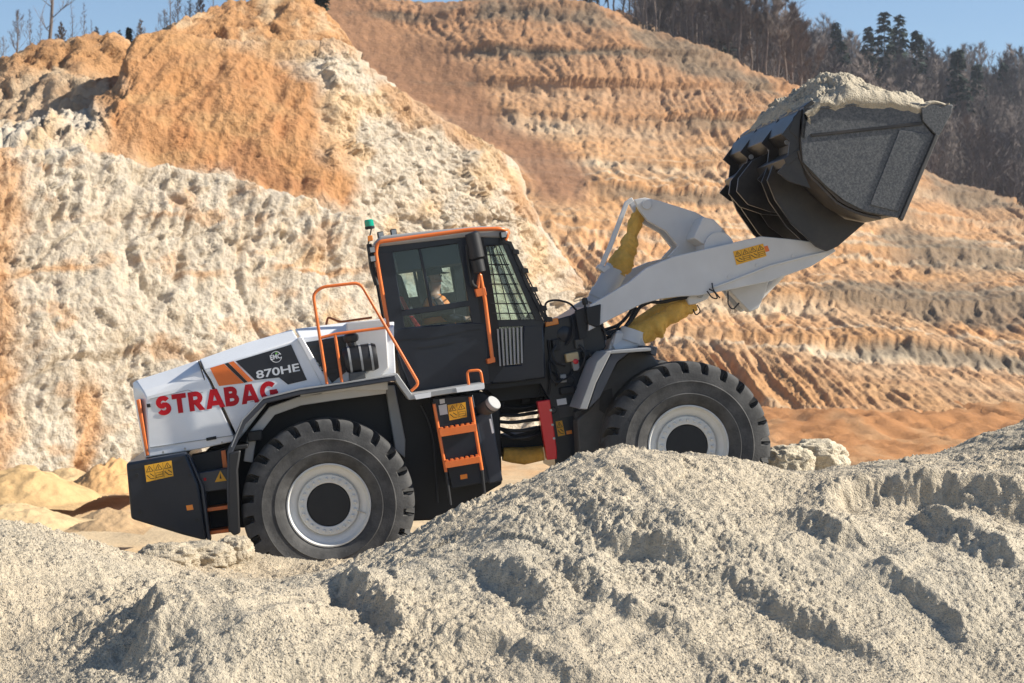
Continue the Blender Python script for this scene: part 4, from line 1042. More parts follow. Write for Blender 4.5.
MB().box(((xf0 + xf1) / 2 + .0, 0, (zf0 + zf1) / 2), (.01, .05, .75), Matrix.Rotation(math.atan2(xf1 - xf0, zf0 - zf1) * -1, 3, 'Y')).build('wiper', M_black, cab)
# wire guard over the side glass and in front of the windscreen
def bars(lines, r, name, yy=-CY - .05):
    for (a, b_) in lines:
        MB().ptube([(a[0], a[1], yy), (b_[0], b_[1], yy)], r, 5).build(name, M_black, cab)
GL = lambda u, v: ((486 + 14 * u) * (1 - v) + (493 + 42 * u) * v, 245 * (1 - v) + 320 * v)
bars([(GL(0, v), GL(1, v)) for v in (.0, .13, .26, .39, .52, .65, .78, .91)], .0065, 'guard_bar')
bars([(GL(u, 0), GL(u, 1)) for u in (.18, .42, .66, .9)], .0065, 'guard_bar')
gfr = [(502, 240), (511, 243), (547, 318), (545, 323)]
for sgn in (-1, 1):
    MB().strip([(500, 241), (510, 243), (527, 283), (546, 321)], .035, sgn * .86 - .02, sgn * .86 + .02, yr=-.86).build('guard_frame', M_black, cab)
for k in range(15):
    v = k / 14; p = L(507 + 37 * v, 243 + 75 * v, -.86); q = L(512.5 + 36.5 * v, 246 + 75 * v, -.86)
    MB().tube([(q[0], -.86, q[1]), (q[0], .86, q[1])], .008, 5).build('guard_bar', M_black, cab)
for yv in (-.86, -.6, -.35, -.1, .15, .4, .65, .86):
    a_, b_ = L(511.5, 244, -.86), L(549.5, 322, -.86)
    MB().tube([(a_[0], yv, a_[1]), (b_[0], yv, b_[1])], .009, 5).build('guard_bar', M_black, cab)
for v in (.1, .35, .6, .85, 1.0):
    p = (509 + 37 * v, 244 + 75 * v); MB().pp([(p[0], p[1] - 2.5), (p[0] + 6, p[1] - 2), (p[0] + 7, p[1] + 2.5), (p[0] + .5, p[1] + 3)], -.90, -.83).build('guard_clip', M_black, cab, .004)
# mirrors and orange holder
m1 = L(474.5, 247, -1.05); m2 = L(476, 266, -1.05)
MB().tube([(m1[0] - .005, -1.05, m1[1] + .165), (m1[0] - .002, -1.05, m1[1] + .15), (m1[0] + .01, -1.05, m1[1] - .12), (m1[0] + .012, -1.05, m1[1] - .135)], [.05, .082, .085, .06], 14).build('mirror', M_hose, loader)
MB().tube([(m2[0] + .02, -1.05, m2[1] + .075), (m2[0] + .02, -1.05, m2[1] + .06), (m2[0] + .03, -1.05, m2[1] - .07), (m2[0] + .03, -1.05, m2[1] - .08)], [.05, .073, .07, .05], 14).build('mirror', M_hose, loader)
rail([(467, 245, -1.0), (468.5, 262, -1.0), (472, 285, -1.0), (478, 288, -.9)], .022, 'mirror_arm', .04, M_black)
rail([(478, 288, -.93), (480, 274, -.93), (485, 300, -.93), (492.5, 360, -.93)], .022, 'grab_rail', .02)
MB().pp([(475, 289), (485, 287), (487, 295), (477, 297)], -.95, -.85).build('rail_bracket', M_orange, loader, .006)
MB().pp([(487, 359), (495, 357), (495.5, 362), (488, 364)], -.95, -.80).build('rail_bracket', M_orange, loader, .006)
# beacon and roof lamps
bx, bz = L(370, 229, -.75)
MB().tube([(bx - .06, -.75, bz - .2), (bx + .015, -.75, bz + .0)], .008, 6).build('beacon_pole', M_black, loader)
MB().lathe([(.05, .0), (.055, .01), (.055, .03)], (bx, -.75, bz), 16, 'z').build('beacon_base', M_black, loader)
MB().lathe([(.052, .03), (.052, .09), (.04, .105), (.0, .107)], (bx, -.75, bz), 16, 'z').build('beacon', M_green, loader)
MB().pp([(367.5, 236), (372.5, 235), (373, 240.5), (368, 241.5)], -.80, -.74).build('indicator', M_amber, loader, .006)
rail([(369, 244, -.78), (372, 268, -.78), (377, 285, -.78)], .03, 'lamp_column', .03, M_black)
def lamp(px, py, y, ang=0.0):
    x_, z_ = L(px, py, y); l = bpy.data.objects.new('work_lamp', None); col.objects.link(l); l.parent = loader
    MB().box((x_, y, z_), (.07, .11, .075)).build('housing', M_black, l, .012)
    MB().box((x_ + .002, y - .058, z_), (.05, .004, .055)).build('lens', M_steel, l)
    MB().box((x_, y, z_ - .06), (.02, .03, .06)).build('bracket', M_black, l)
lamp(380.5, 235, -.6); lamp(393.5, 232.5, -.3); lamp(503, 235, -.9); lamp(372, 250, -.84); lamp(372.5, 259, -.84)
# inside the cab
sx, sz = L(420, 330, 0)
seat = empty('driver_seat'); seat.parent = loader
MB().box((sx + .14, 0, sz - .02), (.52, .50, .14)).build('cushion', M_seat, seat, .04, seg=3)
MB().box((sx - .14, 0, sz + .32), (.14, .48, .70), Matrix.Rotation(radians(-10), 3, 'Y')).build('backrest', M_seat, seat, .05, seg=3)
MB().box((sx - .20, 0, sz + .72), (.09, .24, .16)).build('headrest', M_seat, seat, .03, seg=3)
MB().box((sx + .1, 0, sz - .28), (.35, .35, .40)).build('pedestal', M_black, seat, .02)
MB().box((sx + .20, -.34, sz + .16), (.40, .10, .08)).build('armrest', M_seat, seat, .02)
rx = L(402, 300, -.5)
MB().pp([(399, 296), (403, 297), (411, 313), (407, 314)], -.55, -.45).build('belt_reel', mat('red_webbing', (.55, .03, .04), .8), cab, .005)
MB().pp([(409, 316), (413, 316), (421, 327), (416, 328)], -.55, -.45).build('belt_reel', bpy.data.materials['red_webbing'], cab, .005)
cx0, cz0 = L(484, 352, 0)
MB().prism([(cx0 + .05, cz0 - .15), (cx0 + .25, cz0 - .15), (cx0 + .15, cz0 + .35), (cx0 + .03, cz0 + .33)], -.15, .15).build('steering_column', M_black, cab, .02)
st = L(474, 318, 0)
ring = [(st[0] + .17 * cos(t) * .9, .17 * sin(t), st[1] + .17 * cos(t) * .35) for t in np.linspace(0, 2 * pi, 25)[:-1]]
MB().tube(ring, .014, 6, True).build('steering_wheel', M_black, cab)
MB().pp([(392, 253), (458, 245), (461, 264), (396, 273)], -.45, .62, 0).build('headliner', M_interior, cab)
MB().pp([(458, 262), (466, 262), (469, 302), (461, 302)], .55, .62, 0).build('far_pillar', M_interior, cab)
MB().pp([(420, 266), (443, 263), (446, 300), (424, 303)], .60, .66, 0).build('far_pillar', M_interior, cab)
MB().pp([(398, 298), (470, 289), (473, 330), (404, 340)], .66, .72, 0).build('far_panel', M_interior, cab)

# ---- articulation: hoses, red lock bar, frame
MB().pp([(484, 388), (545, 380), (548, 396), (500, 402)], -.45, .45).build('joint_plate', M_black, loader, .01)
MB().pp([(500, 438), (545, 428), (548, 446), (503, 458)], -.2, .5).build('joint_plate', M_black, loader, .01)
lb = MB().pp([(537, 401.5), (550, 399.5), (557, 450), (557, 459), (547, 460)], -.78, -.66).build('lock_bar', M_red, loader, .01)
for f in (.12, .4, .66):
    p = L(550 + 6 * f * 1.0, 404 + 52 * f, -.78); MB().lathe([(.014, 0), (.014, -.012)], (p[0], -.782, p[1]), 8).build('bolt', M_steel, lb)
hz = [[(494, 421, -.5), (512, 423, -.55), (530, 420, -.55), (547, 419, -.5)], [(494, 427, -.5), (510, 431, -.6), (532, 430, -.6), (547, 424, -.5)],
      [(494, 433, -.5), (512, 439, -.6), (530, 437, -.6), (547, 431, -.5)], [(494, 414, -.4), (515, 416, -.45), (547, 411, -.4)], [(494, 425, -.4), (515, 437, -.45), (530, 440, -.5), (541, 428, -.4)],
      [(494, 406, -.3), (520, 409, -.35), (547, 403, -.3)], [(540, 392, -.4), (549, 400, -.45), (552, 420, -.4), (545, 440, -.4)],
      [(500, 388, -.3), (504, 400, -.35), (500, 412, -.35), (494, 420, -.3)], [(540, 385, -.3), (537, 396, -.3), (541, 408, -.3), (538, 420, -.3)]]
MB().pp([(496, 398), (520, 395), (547, 393), (547, 408), (520, 413), (498, 418)], -.1, .3).build('joint_plate', M_black, loader, .01)
MB().pp([(521, 386), (532, 384), (531, 402), (522, 404)], -.3, -.1).build('valve_body', M_black, loader, .01)
for i, h_ in enumerate(hz): rail(h_, .020 if i < 6 else .016, 'hose', .25, M_hose)
MB().ptube([(503, 454, -.3), (512, 455, -.3), (524, 456, -.3), (543, 453, -.3)], [.075, .09, .10, .085], 16).build('cylinder_boot', M_boot, loader)
rail([(421, 405, -1.0), (429, 420, -1.0), (434, 440, -1.0), (437.5, 503, -1.0)], .016, 'hose', .2, M_hose)
# front frame tower
tw_ = MB().pp([(544, 323), (571, 315), (586, 306), (603, 318), (606, 346), (597, 362), (579, 408), (575, 425), (592, 470), (556, 470), (549, 400), (540, 384)], -.56, .56).build('front_frame', M_dark, loader, .015)
MB().pp([(545, 320.5), (558, 317.5), (559, 324), (545.5, 327)], -.60, -.50).build('frame_lamp', M_amber, loader, .008)
for c in ((565, 334, .09), (570, 380, .05), (553, 410, .04)):
    p = L(c[0], c[1], -.56); MB().lathe([(c[2], 0), (c[2], -.012), (c[2] * .8, -.02)], (p[0], -.56, p[1]), 20).build('boss', M_dark, tw_)
MB().pp([(565.5, 354), (578, 351.5), (579.5, 360), (567, 362.5)], -.70, -.56).build('valve_block', M_beige, loader, .01)
MB().pp([(572, 362), (579, 361), (580, 370), (574, 371)], -.68, -.56).build('valve_body', M_step, loader, .01)
p = L(575.5, 361.5, -.70); MB().lathe([(.03, 0), (.03, -.03), (.015, -.04)], (p[0], -.70, p[1]), 12).build('valve_knob', M_red, loader)
plate([(556.5, 399.5), (566, 398), (567, 404), (557.5, 405.5)], .5605, M_white, 'label_plate', loader)
plate([(558, 407), (572.5, 404.5), (574.5, 415.5), (560, 418)], .5605, M_matte, 'type_plate', loader)
sticker([(555.5, 421.5), (562, 420.5), (565, 435), (558, 436.5)], .5605, 1, loader)
plate([(566, 431), (571.5, 430), (572, 433.5), (566.5, 434.6)], .5605, M_amber, 'reflector', loader, .008)
for h_ in ([(549, 360, -.6), (556, 366, -.66), (560, 378, -.66), (556, 386, -.6)], [(553, 372, -.6), (562, 381, -.68), (571, 376, -.66), (574, 367, -.62)], [(548, 340, -.58), (551, 365, -.62), (549, 395, -.6)], [(545, 320, -.3), (545, 302, -.3), (556, 299.5, -.3), (570, 303, -.3), (577, 311, -.3)],
           [(545, 330, -.55), (541, 350, -.5), (543, 375, -.5), (539, 395, -.5)], [(548, 332, -.2), (537, 345, -.2), (539, 372, -.2)]):
    rail(h_, .012, 'hose', .12, M_hose)
# small fittings on the front frame
for q, m_, nm in (([(552, 340), (559, 338.5), (560.5, 350), (553.5, 351.5)], M_black, 'junction_box'), ([(575, 340), (583, 338), (584, 347), (576, 349)], M_matte, 'valve_body'), ([(560, 375), (566, 374), (567, 382), (561, 383)], M_step, 'valve_body'), ([(582, 352), (590, 350), (591, 356), (583, 358)], M_black, 'junction_box'), ([(560, 388), (574, 386), (575, 393), (561, 395)], M_black, 'bracket')):
    MB().pp(q, -.66, -.56).build(nm, m_, loader, .008)
for h_ in ([(556, 345, -.66), (552, 352, -.7), (555, 362, -.7), (565, 366, -.66)], [(579, 345, -.66), (586, 352, -.70), (584, 364, -.70), (577, 372, -.66)], [(563, 379, -.67), (557, 384, -.70), (551, 378, -.70), (549, 362, -.66)], [(590, 353, -.66), (594, 362, -.68), (588, 378, -.68), (575, 390, -.66)],
           [(602, 330, -.58), (609, 336, -.56), (616, 330, -.5), (622, 322, -.45)], [(598, 322, -.60), (604, 328, -.62), (606, 340, -.60)], [(571, 317, -.6), (574, 326, -.66), (572, 338, -.66), (566, 345, -.62)]):
    rail(h_, .013, 'hose', .12, M_hose)
# latches, vents and seams on the hood
MB().pp([(206, 438), (216, 436), (216.5, 439), (206.5, 441)], -1.02, -1.0).build('latch', M_black, rear_hood, .003)
MB().pp([(146.5, 404), (150, 403.5), (150.6, 407), (147, 407.5)], -1.02, -1.0).build('latch', M_black, rear_hood, .003)
MB().strip([(150, 399), (188, 390), (197, 394), (203, 392)], .006, -1.0085, -1.0).build('seam', M_step, rear_hood)
MB().strip([(250, 402), (300, 391)], .006, -1.0085, -1.0).build('seam', M_step, mid_hood)
for q in ((163, 452.2), (185, 448.6), (222, 442.5)):
    p = L(q[0], q[1], -1.01); MB().lathe([(.013, 0), (.013, -.008)], (p[0], -1.008, p[1]), 8).build('bolt', M_steel, rear_hood)
# bolts and lifting eye on the counterweight
for q in ((137, 475), (190, 475), (197, 520), (140, 512)):
    p = L(q[0], q[1], -1.27); MB().lathe([(.022, 0), (.022, -.014)], (p[0], -1.27, p[1]), 6).build('bolt', M_black, cw)
# right-hand working lamp and camera post over the frame
MB().pp([(575, 311), (585, 307), (588, 337), (580, 340)], -.75, -.70).build('lamp_bracket', M_black, loader, .006)
MB().pp([(586, 308), (601, 304), (600, 327), (595, 327), (588, 324)], -.82, -.74).build('work_lamp', M_black, loader, .01)
MB().lathe([(.07, -.02), (.08, .02), (.05, .05)], (*L(590, 318, -.72)[:1], -.75, L(590, 318, -.72)[1]), 16).build('lamp_body', M_hose, loader)
MB().lathe([(.03, -.03), (.035, 0), (.03, .04), (.01, .05)], (L(585, 302, -.72)[0], -.72, L(585, 302, -.72)[1]), 12, 'z').build('horn_cap', M_hose, loader)
rail([(585, 309, -.72), (585, 304, -.72)], .012, 'horn_post', 0, M_black)
# front fender
ff = MB().pp([(656, 347), (612, 350.5), (609, 354), (657, 350.5)], -1.40, -.62).build('front_fender', M_step, loader, .008)
MB().pp([(607.5, 351.5), (612, 351), (596, 383), (587, 409.5), (579.5, 409), (597, 361.5)], -1.40, -.62).build('fender_slope', M_step, loader, .008)
MB().pp([(611.5, 353.5), (629, 352.5), (617, 362), (600, 397), (588, 409.5), (596.5, 383)], -1.385, -.62).build('fender_skirt', M_navy, loader, .008)
MB().pp([(650, 345.5), (657.5, 347), (656, 356), (651, 354)], -1.40, -.62).build('fender_lip', M_navy, loader, .006)
MB().pp([(590, 409), (617, 362), (629, 352), (650, 352), (676, 385), (700, 440), (660, 470), (580, 470), (577, 420)], -.95, -.60).build('loader_tower', M_matte, loader, .02)
MB().pp([(600, 392), (612, 388), (613, 401), (605, 414), (599, 410)], -.953, -.94).build('access_hole', M_ink, loader)
MB().pp([(575, 412), (593, 406), (594, 470), (580, 470)], -.75, -.60).build('side_plate', M_matte, loader, .01)
MB().pp([(586.5, 414), (588.5, 413.5), (589.5, 460), (587.5, 460)], -.77, -.75).build('pipe', M_steel, loader)
# hinge block of the lift cylinder
MB().pp([(606, 358), (612, 340), (618, 330), (636, 334), (642, 346), (638, 356), (620, 360)], -.60, -.20).build('cylinder_hinge', M_arm, loader, .012)
MB().pp([(616, 333), (630, 331.5), (634, 343), (612, 347)], -.64, -.58).build('hinge_cover', M_arm, loader, .012)

# ---- loader arms, cross tube, lever, cylinders
arm_px = [(588.5, 331), (590, 305), (604, 297), (629, 282), (646, 268), (673, 256.5), (716, 246.5), (761, 236.3), (790, 239), (822, 243), (832, 245.5), (836, 251), (811, 266.5), (769.5, 281.5), (728, 290), (700, 295.5), (680, 296.5), (660, 299), (642, 304), (617, 316)]
for sgn in (-1, 1):
    a = MB()
    pts = [L(*p, -.80) for p in arm_px]
    a.prism(pts, sgn * .80, sgn * .70)
    arm_o = a.build('lift_arm', M_arm, loader, .008)
    # lower flange rib
    MB().strip([(712, 288), (731, 281), (769, 266), (800, 258), (826, 252)], .02, min(sgn * .83, sgn * .80), max(sgn * .83, sgn * .80), yr=-.80).build('flange', M_arm, arm_o, .004)
    for c in ((757, 265), (729, 277), (793, 256)):
        p = L(c[0], c[1], -.8); MB().lathe([(.018, 0), (.018, sgn * .012)], (p[0], sgn * .8, p[1]), 10).build('bolt', M_arm, arm_o)
sticker([(733, 251.5), (763, 243.5), (766.5, 256), (736.5, 265)], .8015, 4, loader)
plate([(764, 246.5), (767.5, 245.5), (769.5, 251), (765.5, 252)], .8015, M_orangeflat, 'label_plate', loader)
ct = L(706, 250, -.0)
MB().lathe([(.17, -.70), (.17, .70)], (ct[0], 0, ct[1]), 28).build('cross_tube', M_arm, loader)
# cross box above the arm
MB().pp([(703, 217), (714, 219.5), (723, 229), (712, 250), (694, 238), (695.5, 233)], -.66, -.20).build('cross_box', M_arm, loader, .01)
lever_px = [(634, 199.5), (645, 197.5), (660, 201), (695, 212), (712, 221), (724, 230), (733, 245), (745, 262), (768, 284), (762, 300), (758, 308), (749, 311.5), (742, 307), (730, 290), (716, 262), (690, 258), (668, 257), (678, 246), (666, 231), (648, 221), (640, 211)]
for y0 in (-.22, .14):
    MB().pp(lever_px, y0, y0 + .08, -.22).build('tilt_lever', M_arm, loader, .008)
for (px_, py_, r_) in ((646.5, 204.5, .045), (751, 302.5, .05)):
    p = L(px_, py_, -.22); MB().lathe([(r_ + .012, -.25), (r_ + .012, .25)], (p[0], 0, p[1]), 24).build('pin', M_arm, loader, .004)
# link from the lever to the bucket
l0 = L(751, 302.5, 0); l1 = L(806, 246, 0)
MB().tube([(l0[0], 0, l0[1]), (l1[0], 0, l1[1])], .07, 12).build('bucket_link', M_arm, loader)
# underside plate between the arms (hidden box)
MB().pp([(728, 289), (769, 281), (764, 296), (759, 308), (750, 312)], -.50, -.30).build('arm_bracket', M_arm, loader, .01)
# tilt cylinder with canvas boot
def cyl_px(p0, p1, y, r, name, m, n=20): 
    a, b_ = L(*p0, y), L(*p1, y); return MB().cyl((a[0], y, a[1]), (b_[0], y, b_[1]), r, n).build(name, m, loader, .004)
cyl_px((596, 306), (617, 268), 0, .135, 'tilt_cylinder', M_arm)
cyl_px((600, 300), (604, 292), 0, .15, 'tilt_cylinder', M_arm)
def boot(path, rad, y, name='cylinder_boot'):
    P = []; n = 34
    A = [Vector((L(a, b_, y)[0], y, L(a, b_, y)[1])) for a, b_ in path]
    ts = np.linspace(0, len(A) - 1, n); R_ = []
    for t in ts:
        i = min(int(t), len(A) - 2); f = t - i; P.append(A[i].lerp(A[i + 1], f)); R_.append(.8 * (rad[i] * (1 - f) + rad[i + 1] * f))
    b = MB(); m_ = 40
    T = (A[-1] - A[0]).normalized(); u = T.orthogonal().normalized(); w_ = T.cross(u); vs = []
    for i, (p, r_) in enumerate(zip(P, R_)):
        for k in range(m_):
            an = 2 * pi * k / m_
            q = p + (u * cos(an) + w_ * sin(an)) * r_
            nn = float(fbm(q.x * 7, q.y * 7, q.z * 7, 3, .55, 'r')) * .010 + float(perlin(q.x * 4, q.y * 4, q.z * 4)) * .020
            fold = .009 * sin(i * 1.1 + 1.9 * sin(an * 2 + i * .3) + 5 * float(perlin(q.x * 5, 1, q.z * 5))) - .02 * max(0, sin(i * .62 + 1) ) ** 8
            ve = p + (u * cos(an) + w_ * sin(an)) * (r_ + nn + fold); vs.append(ve)
    fs = [(i * m_ + k, i * m_ + (k + 1) % m_, (i + 1) * m_ + (k + 1) % m_, (i + 1) * m_ + k) for i in range(n - 1) for k in range(m_)]
    fs += [tuple(range(m_)), tuple((n - 1) * m_ + k for k in range(m_))]
    b.add(vs, fs); return b.build(name, M_boot, loader, 0, smooth=70)
boot([(615, 273), (621, 262), (628, 248), (631, 238), (636, 222), (640, 209)], [.15, .17, .115, .10, .085, .065], 0)
# sheet guard beside the tilt cylinder
MB().strip([(600, 270), (611, 245), (627, 203), (633, 199)], .05, -.30, -.24).build('guard_strip', M_arm, loader, .006)
MB().strip([(598, 266), (604, 270), (609, 266)], .05, -.32, -.20).build('guard_foot', M_arm, loader, .006)
# lift cylinder under the arm
cyl_px((615, 352), (640, 338), -.55, .125, 'lift_cylinder', M_arm)
boot([(632, 337), (642, 333), (657, 327), (664, 319), (680, 310), (694, 304)], [.12, .14, .16, .11, .105, .085], -.55)
cyl_px((630, 342), (634, 330), -.55, .15, 'lift_cylinder', M_arm)
for sg in (1,):
    MB().tube([(L(615, 352, -.55)[0], .55, L(615, 352, -.55)[1]), (L(640, 338, -.55)[0], .55, L(640, 338, -.55)[1])], .12, 16).build('lift_cylinder', M_arm, loader)
    MB().tube([(L(640, 338, -.55)[0], .55, L(640, 338, -.55)[1]), (L(698, 299, -.55)[0], .55, L(698, 299, -.55)[1])], .12, 16).build('cylinder_boot', M_boot, loader)
p = L(697, 299, -.62)
MB().pp([(687, 299), (692, 293), (700, 288), (708, 289), (711, 293), (708, 299), (696, 304), (689, 305)], -.69, -.45).build('cylinder_eye', M_arm, loader, .015)
MB().lathe([(.035, 0), (.035, -.03), (.02, -.035)], (L(700, 295, -.7)[0], -.69, L(700, 295, -.7)[1]), 14).build('pin', M_step, loader)
# hydraulic hoses along the arm
for h_ in ([(606, 333, -.5), (625, 328, -.45), (634, 317, -.45), (640, 306, -.45), (655, 300, -.45)], [(606, 338, -.4), (622, 331, -.4), (630, 320, -.4), (636, 307, -.4)], [(604, 330, -.3), (618, 326, -.3), (628, 316, -.3), (634, 305, -.3)],
           [(640, 300, -.6), (660, 303, -.62), (676, 299, -.6), (690, 297, -.65)]):
    rail(h_, .02, 'hose', .2, M_hose)
for h_ in ([(709, 289, -.84), (715, 292, -.86), (718, 299, -.86), (712, 298, -.85), (707, 291, -.84)], [(712, 283, -.83), (713, 290, -.86), (720, 298, -.86)], [(728, 291, -.6), (728, 305, -.62), (733, 310, -.62), (739, 303, -.6)], [(692, 307, -.6), (696, 316, -.62), (701, 311, -.62), (697, 305, -.62)]):
    rail(h_, .008, 'grease_line', .06, M_hose)
# ---- bucket
BY = 1.50
M_brown = mat('scuffed_brown_steel', (0.030, 0.024, 0.020), 0.45, var=0.3, vscale=14, dust=0.55, dustcol=(0.17, 0.13, 0.09))
bk = empty('bucket'); bk.parent = loader
T0, A0, B0, C0, D0, E0 = (806, 106), (801, 138), (803, 162), (826, 186), (866, 212), (899, 218)
TIP = (950, 106); TIP2 = (935, 131)
def Ln(p): return L(p[0], p[1], -BY)
shell_out = [Ln(p) for p in (T0, A0, B0, C0, D0, E0, TIP2, TIP)]
cenx = sum(p[0] for p in shell_out) / 8; cenz = sum(p[1] for p in shell_out) / 8
def thick_shell(path, t, y0, y1):
    """open plate folded along the path, thickness t inwards"""
    n = len(path); P = [Vector(p) for p in path]; Q = []
    for i, p in enumerate(P):
        d1 = (p - P[i - 1]).normalized() if i else (P[1] - p).normalized(); d2 = (P[i + 1] - p).normalized() if i < n - 1 else d1
        tt = (d1 + d2).normalized(); nr = Vector((-tt.y, tt.x))
        if nr.dot(Vector((cenx, cenz)) - p) < 0: nr = -nr
        Q.append(p + nr * t)
    vs = [(p.x, y0, p.y) for p in P] + [(p.x, y0, p.y) for p in Q] + [(p.x, y1, p.y) for p in P] + [(p.x, y1, p.y) for p in Q]
    fs = []
    for i in range(n - 1):
        fs += [(i, i + 1, n + i + 1, n + i), (2 * n + i, 2 * n + i + 1, 3 * n + i + 1, 3 * n + i), (i, i + 1, 2 * n + i + 1, 2 * n + i), (n + i, n + i + 1, 3 * n + i + 1, 3 * n + i)]
    fs += [(0, n, 3 * n, 2 * n), (n - 1, 2 * n - 1, 4 * n - 1, 3 * n - 1)]
    return MB().add(vs, fs)
def arc(a, b, c, k=4):
    a, b, c = Vector(a), Vector(b), Vector(c); return [tuple(a * (1 - t) ** 2 + b * 2 * t * (1 - t) + c * t * t) for t in [i / k for i in range(k + 1)]]
prof = [Ln(T0), Ln(A0)] + arc(Ln((801, 150)), Ln((806, 172)), Ln((820, 182))) + arc(Ln((838, 200)), Ln((856, 213)), Ln((882, 216))) + [Ln((897, 216)), Ln((924, 160)), Ln((946, 112))]
thick_shell(prof, .035, -BY + .02, BY - .02).build('shell', M_brown, bk, .004, smooth=30)
# side plates
sp = [T0, A0, B0, C0, (845, 201), D0, E0, (934, 136), (922, 121), (919, 105), (884, 102), (848, 103)]
for sgn in (-1, 1):
    o = MB().prism([Ln(p) for p in sp], sgn * BY, sgn * (BY - .03)).build('side_plate', M_bucket, bk, .006)
    # raised wear panel and reinforcement bars
    e0, e1 = sorted((sgn * (BY + .014), sgn * BY))
    MB().prism([Ln(p) for p in ((899, 130), (931, 134), (898, 212), (869.5, 205))], e0, e1).build('wear_panel', M_bucket, bk, .008)
    MB().prism([Ln(p) for p in ((810, 134), (811.5, 137), (900, 127.5), (922, 125), (921.5, 121.5), (898, 124.5))], e0, e1).build('side_rib', M_shell, bk, .005)
    MB().prism([Ln(p) for p in ((935, 134), (938, 136), (902, 221), (899, 218.5))], sgn * (BY + .035), sgn * (BY - .05)).build('side_edge', M_matte, bk, .006)
    MB().prism([Ln(p) for p in ((920, 104), (952, 105), (951, 113), (938, 137), (933, 133), (922, 121))], sgn * (BY + .03), sgn * (BY - .04)).build('corner_plate', M_bucket, bk, .008)
    MB().prism([Ln(p) for p in ((807, 108), (813, 105), (848, 101.5), (884, 100.5), (920, 103), (919, 107), (884, 104.5), (849, 106), (814, 110))], sgn * (BY + .012), sgn * (BY - .06)).build('rim_bar', M_bucket, bk, .006)
# cutting edge
MB().prism([Ln(p) for p in ((935, 131), (950, 104), (953.5, 106), (941, 134))], -BY, BY).build('cutting_edge', M_matte, bk, .004)
# spill guard on the top of the back
MB().prism([Ln(p) for p in ((801, 139), (804, 106), (812, 100), (815, 102), (808, 109), (805, 139))], -BY, BY).build('spill_guard', M_shell, bk, .006)
MB().prism([Ln(p) for p in ((802, 120), (806, 106), (795, 116), (790, 130), (800, 140))], -BY + .05, BY - .05).build('back_beam', M_shell, bk, .008)
# wear strip round the heel, dusty and brown
hp = arc(Ln((799.5, 150)), Ln((805, 173)), Ln((819, 183.5)), 5) + arc(Ln((837, 202)), Ln((856, 215)), Ln((882, 218)), 6)
MB().strip([(0, 0)], .0, 0, 0) if False else None
cenx0 = cenx
for y0, y1 in ((-BY + .03, -1.02), (1.02, BY - .03)):
    b = MB(); b.strip(hp, .03, y0, y1, pxs=False); b.build('heel_plate', M_brown, bk, .004)
# vertical ribs and the two pairs of arm brackets across the back
def rib(y, pts, name='rib', w=.03, m=M_shell):
    b = MB().prism([Ln(p) for p in pts], y - w / 2, y + w / 2); return b.build(name, m, bk, .003)
tri = [(801, 108), (795, 118), (783, 134), (791, 141), (789, 160), (779, 172), (790, 181), (812, 188), (805, 172), (802, 150)]
for y in (-1.43, -.52, .52, 1.43): rib(y, tri)
brk = [(800, 150), (786, 160), (780, 176), (788, 196), (806, 222), (830, 244), (841, 249), (852, 244), (866, 232), (880, 220), (860, 216), (830, 196), (808, 176)]
for y in (-.92, -.66, .66, .92): rib(y, brk, 'arm_bracket', .045)
brk2 = [(800, 140), (780, 150), (766, 168), (764, 182), (776, 196), (800, 204), (826, 206), (812, 184), (804, 166)]
for y in (-.20, .20): rib(y, brk2, 'link_bracket', .045)
curve = [(803, 152), (792, 164), (795, 190), (812, 216), (842, 238), (872, 236), (884, 219), (862, 215), (834, 198), (810, 178)]
for y in (.42,): rib(y, curve, 'rib', .025)
# bolts on the back ribs
for y in (-1.245, -.475, .42):
    p = Ln((793, 140)); MB().lathe([(.03, 0), (.03, -.012)], (p[0], y, p[1]), 12).build('bolt', M_step, bk)
MB().prism([Ln(p) for p in ((785, 158), (800, 148), (803, 154), (788, 166))], -BY + .05, BY - .05).build('cross_rib', M_shell, bk, .005)
# ---- sand heaped in the bucket: a thing of its own
Np, Mq = 210, 220
x0_, z0_ = Ln((804, 112)); x1_, z1_ = Ln((949, 106.5))
uu_ = np.linspace(0, 1, Np); vv_ = np.linspace(0, 1, Mq)
U, V = np.meshgrid(uu_, vv_, indexing='ij')
X = x0_ + (x1_ - x0_) * U; Y = (-BY - .035) + (2 * BY + .07) * V; Zb = z0_ + (z1_ - z0_) * U
edge = np.minimum.reduce([U / .30, (1 - U) / .38, V / .16, (1 - V) / .16]); edge = np.clip(edge, 0, 1)
lat = np.sin(pi * np.clip(V, 0, 1)) ** .5
crest_ = np.interp(U, [0, .08, .22, .33, .45, .6, .8, .95, 1.0], [.05, .19, .36, .49, .43, .32, .20, .09, .0])
sidefloor = np.interp(U, [0, .2, .45, .75, .9, 1], [-.01, .07, .07, .035, .03, .01]) 
Z = Zb + sidefloor * (1 - lat * .0) + np.maximum(crest_ - sidefloor, 0) * np.clip(lat * 1.25, 0, 1)
Z += .07 * fbm(X * 2.6, Y * 2.6, 3.0, 3, .5) * 1.3 + .06 * blocks(X * 5 + .4 * perlin(X * 6, Y * 6, 1), Y * 5, 7, 1.0, .3) * np.clip(edge * 1.6, 0.15, 1) + .022 * fbm(X * 12, Y * 12, 1.0, 3, .65, 'b') * np.clip(edge * 2, .3, 1)
Z += .03 * sstep(.1, .4, perlin(X * 3, Y * 3, 8)) 
pt = np.stack([X, Y, Z], 2)
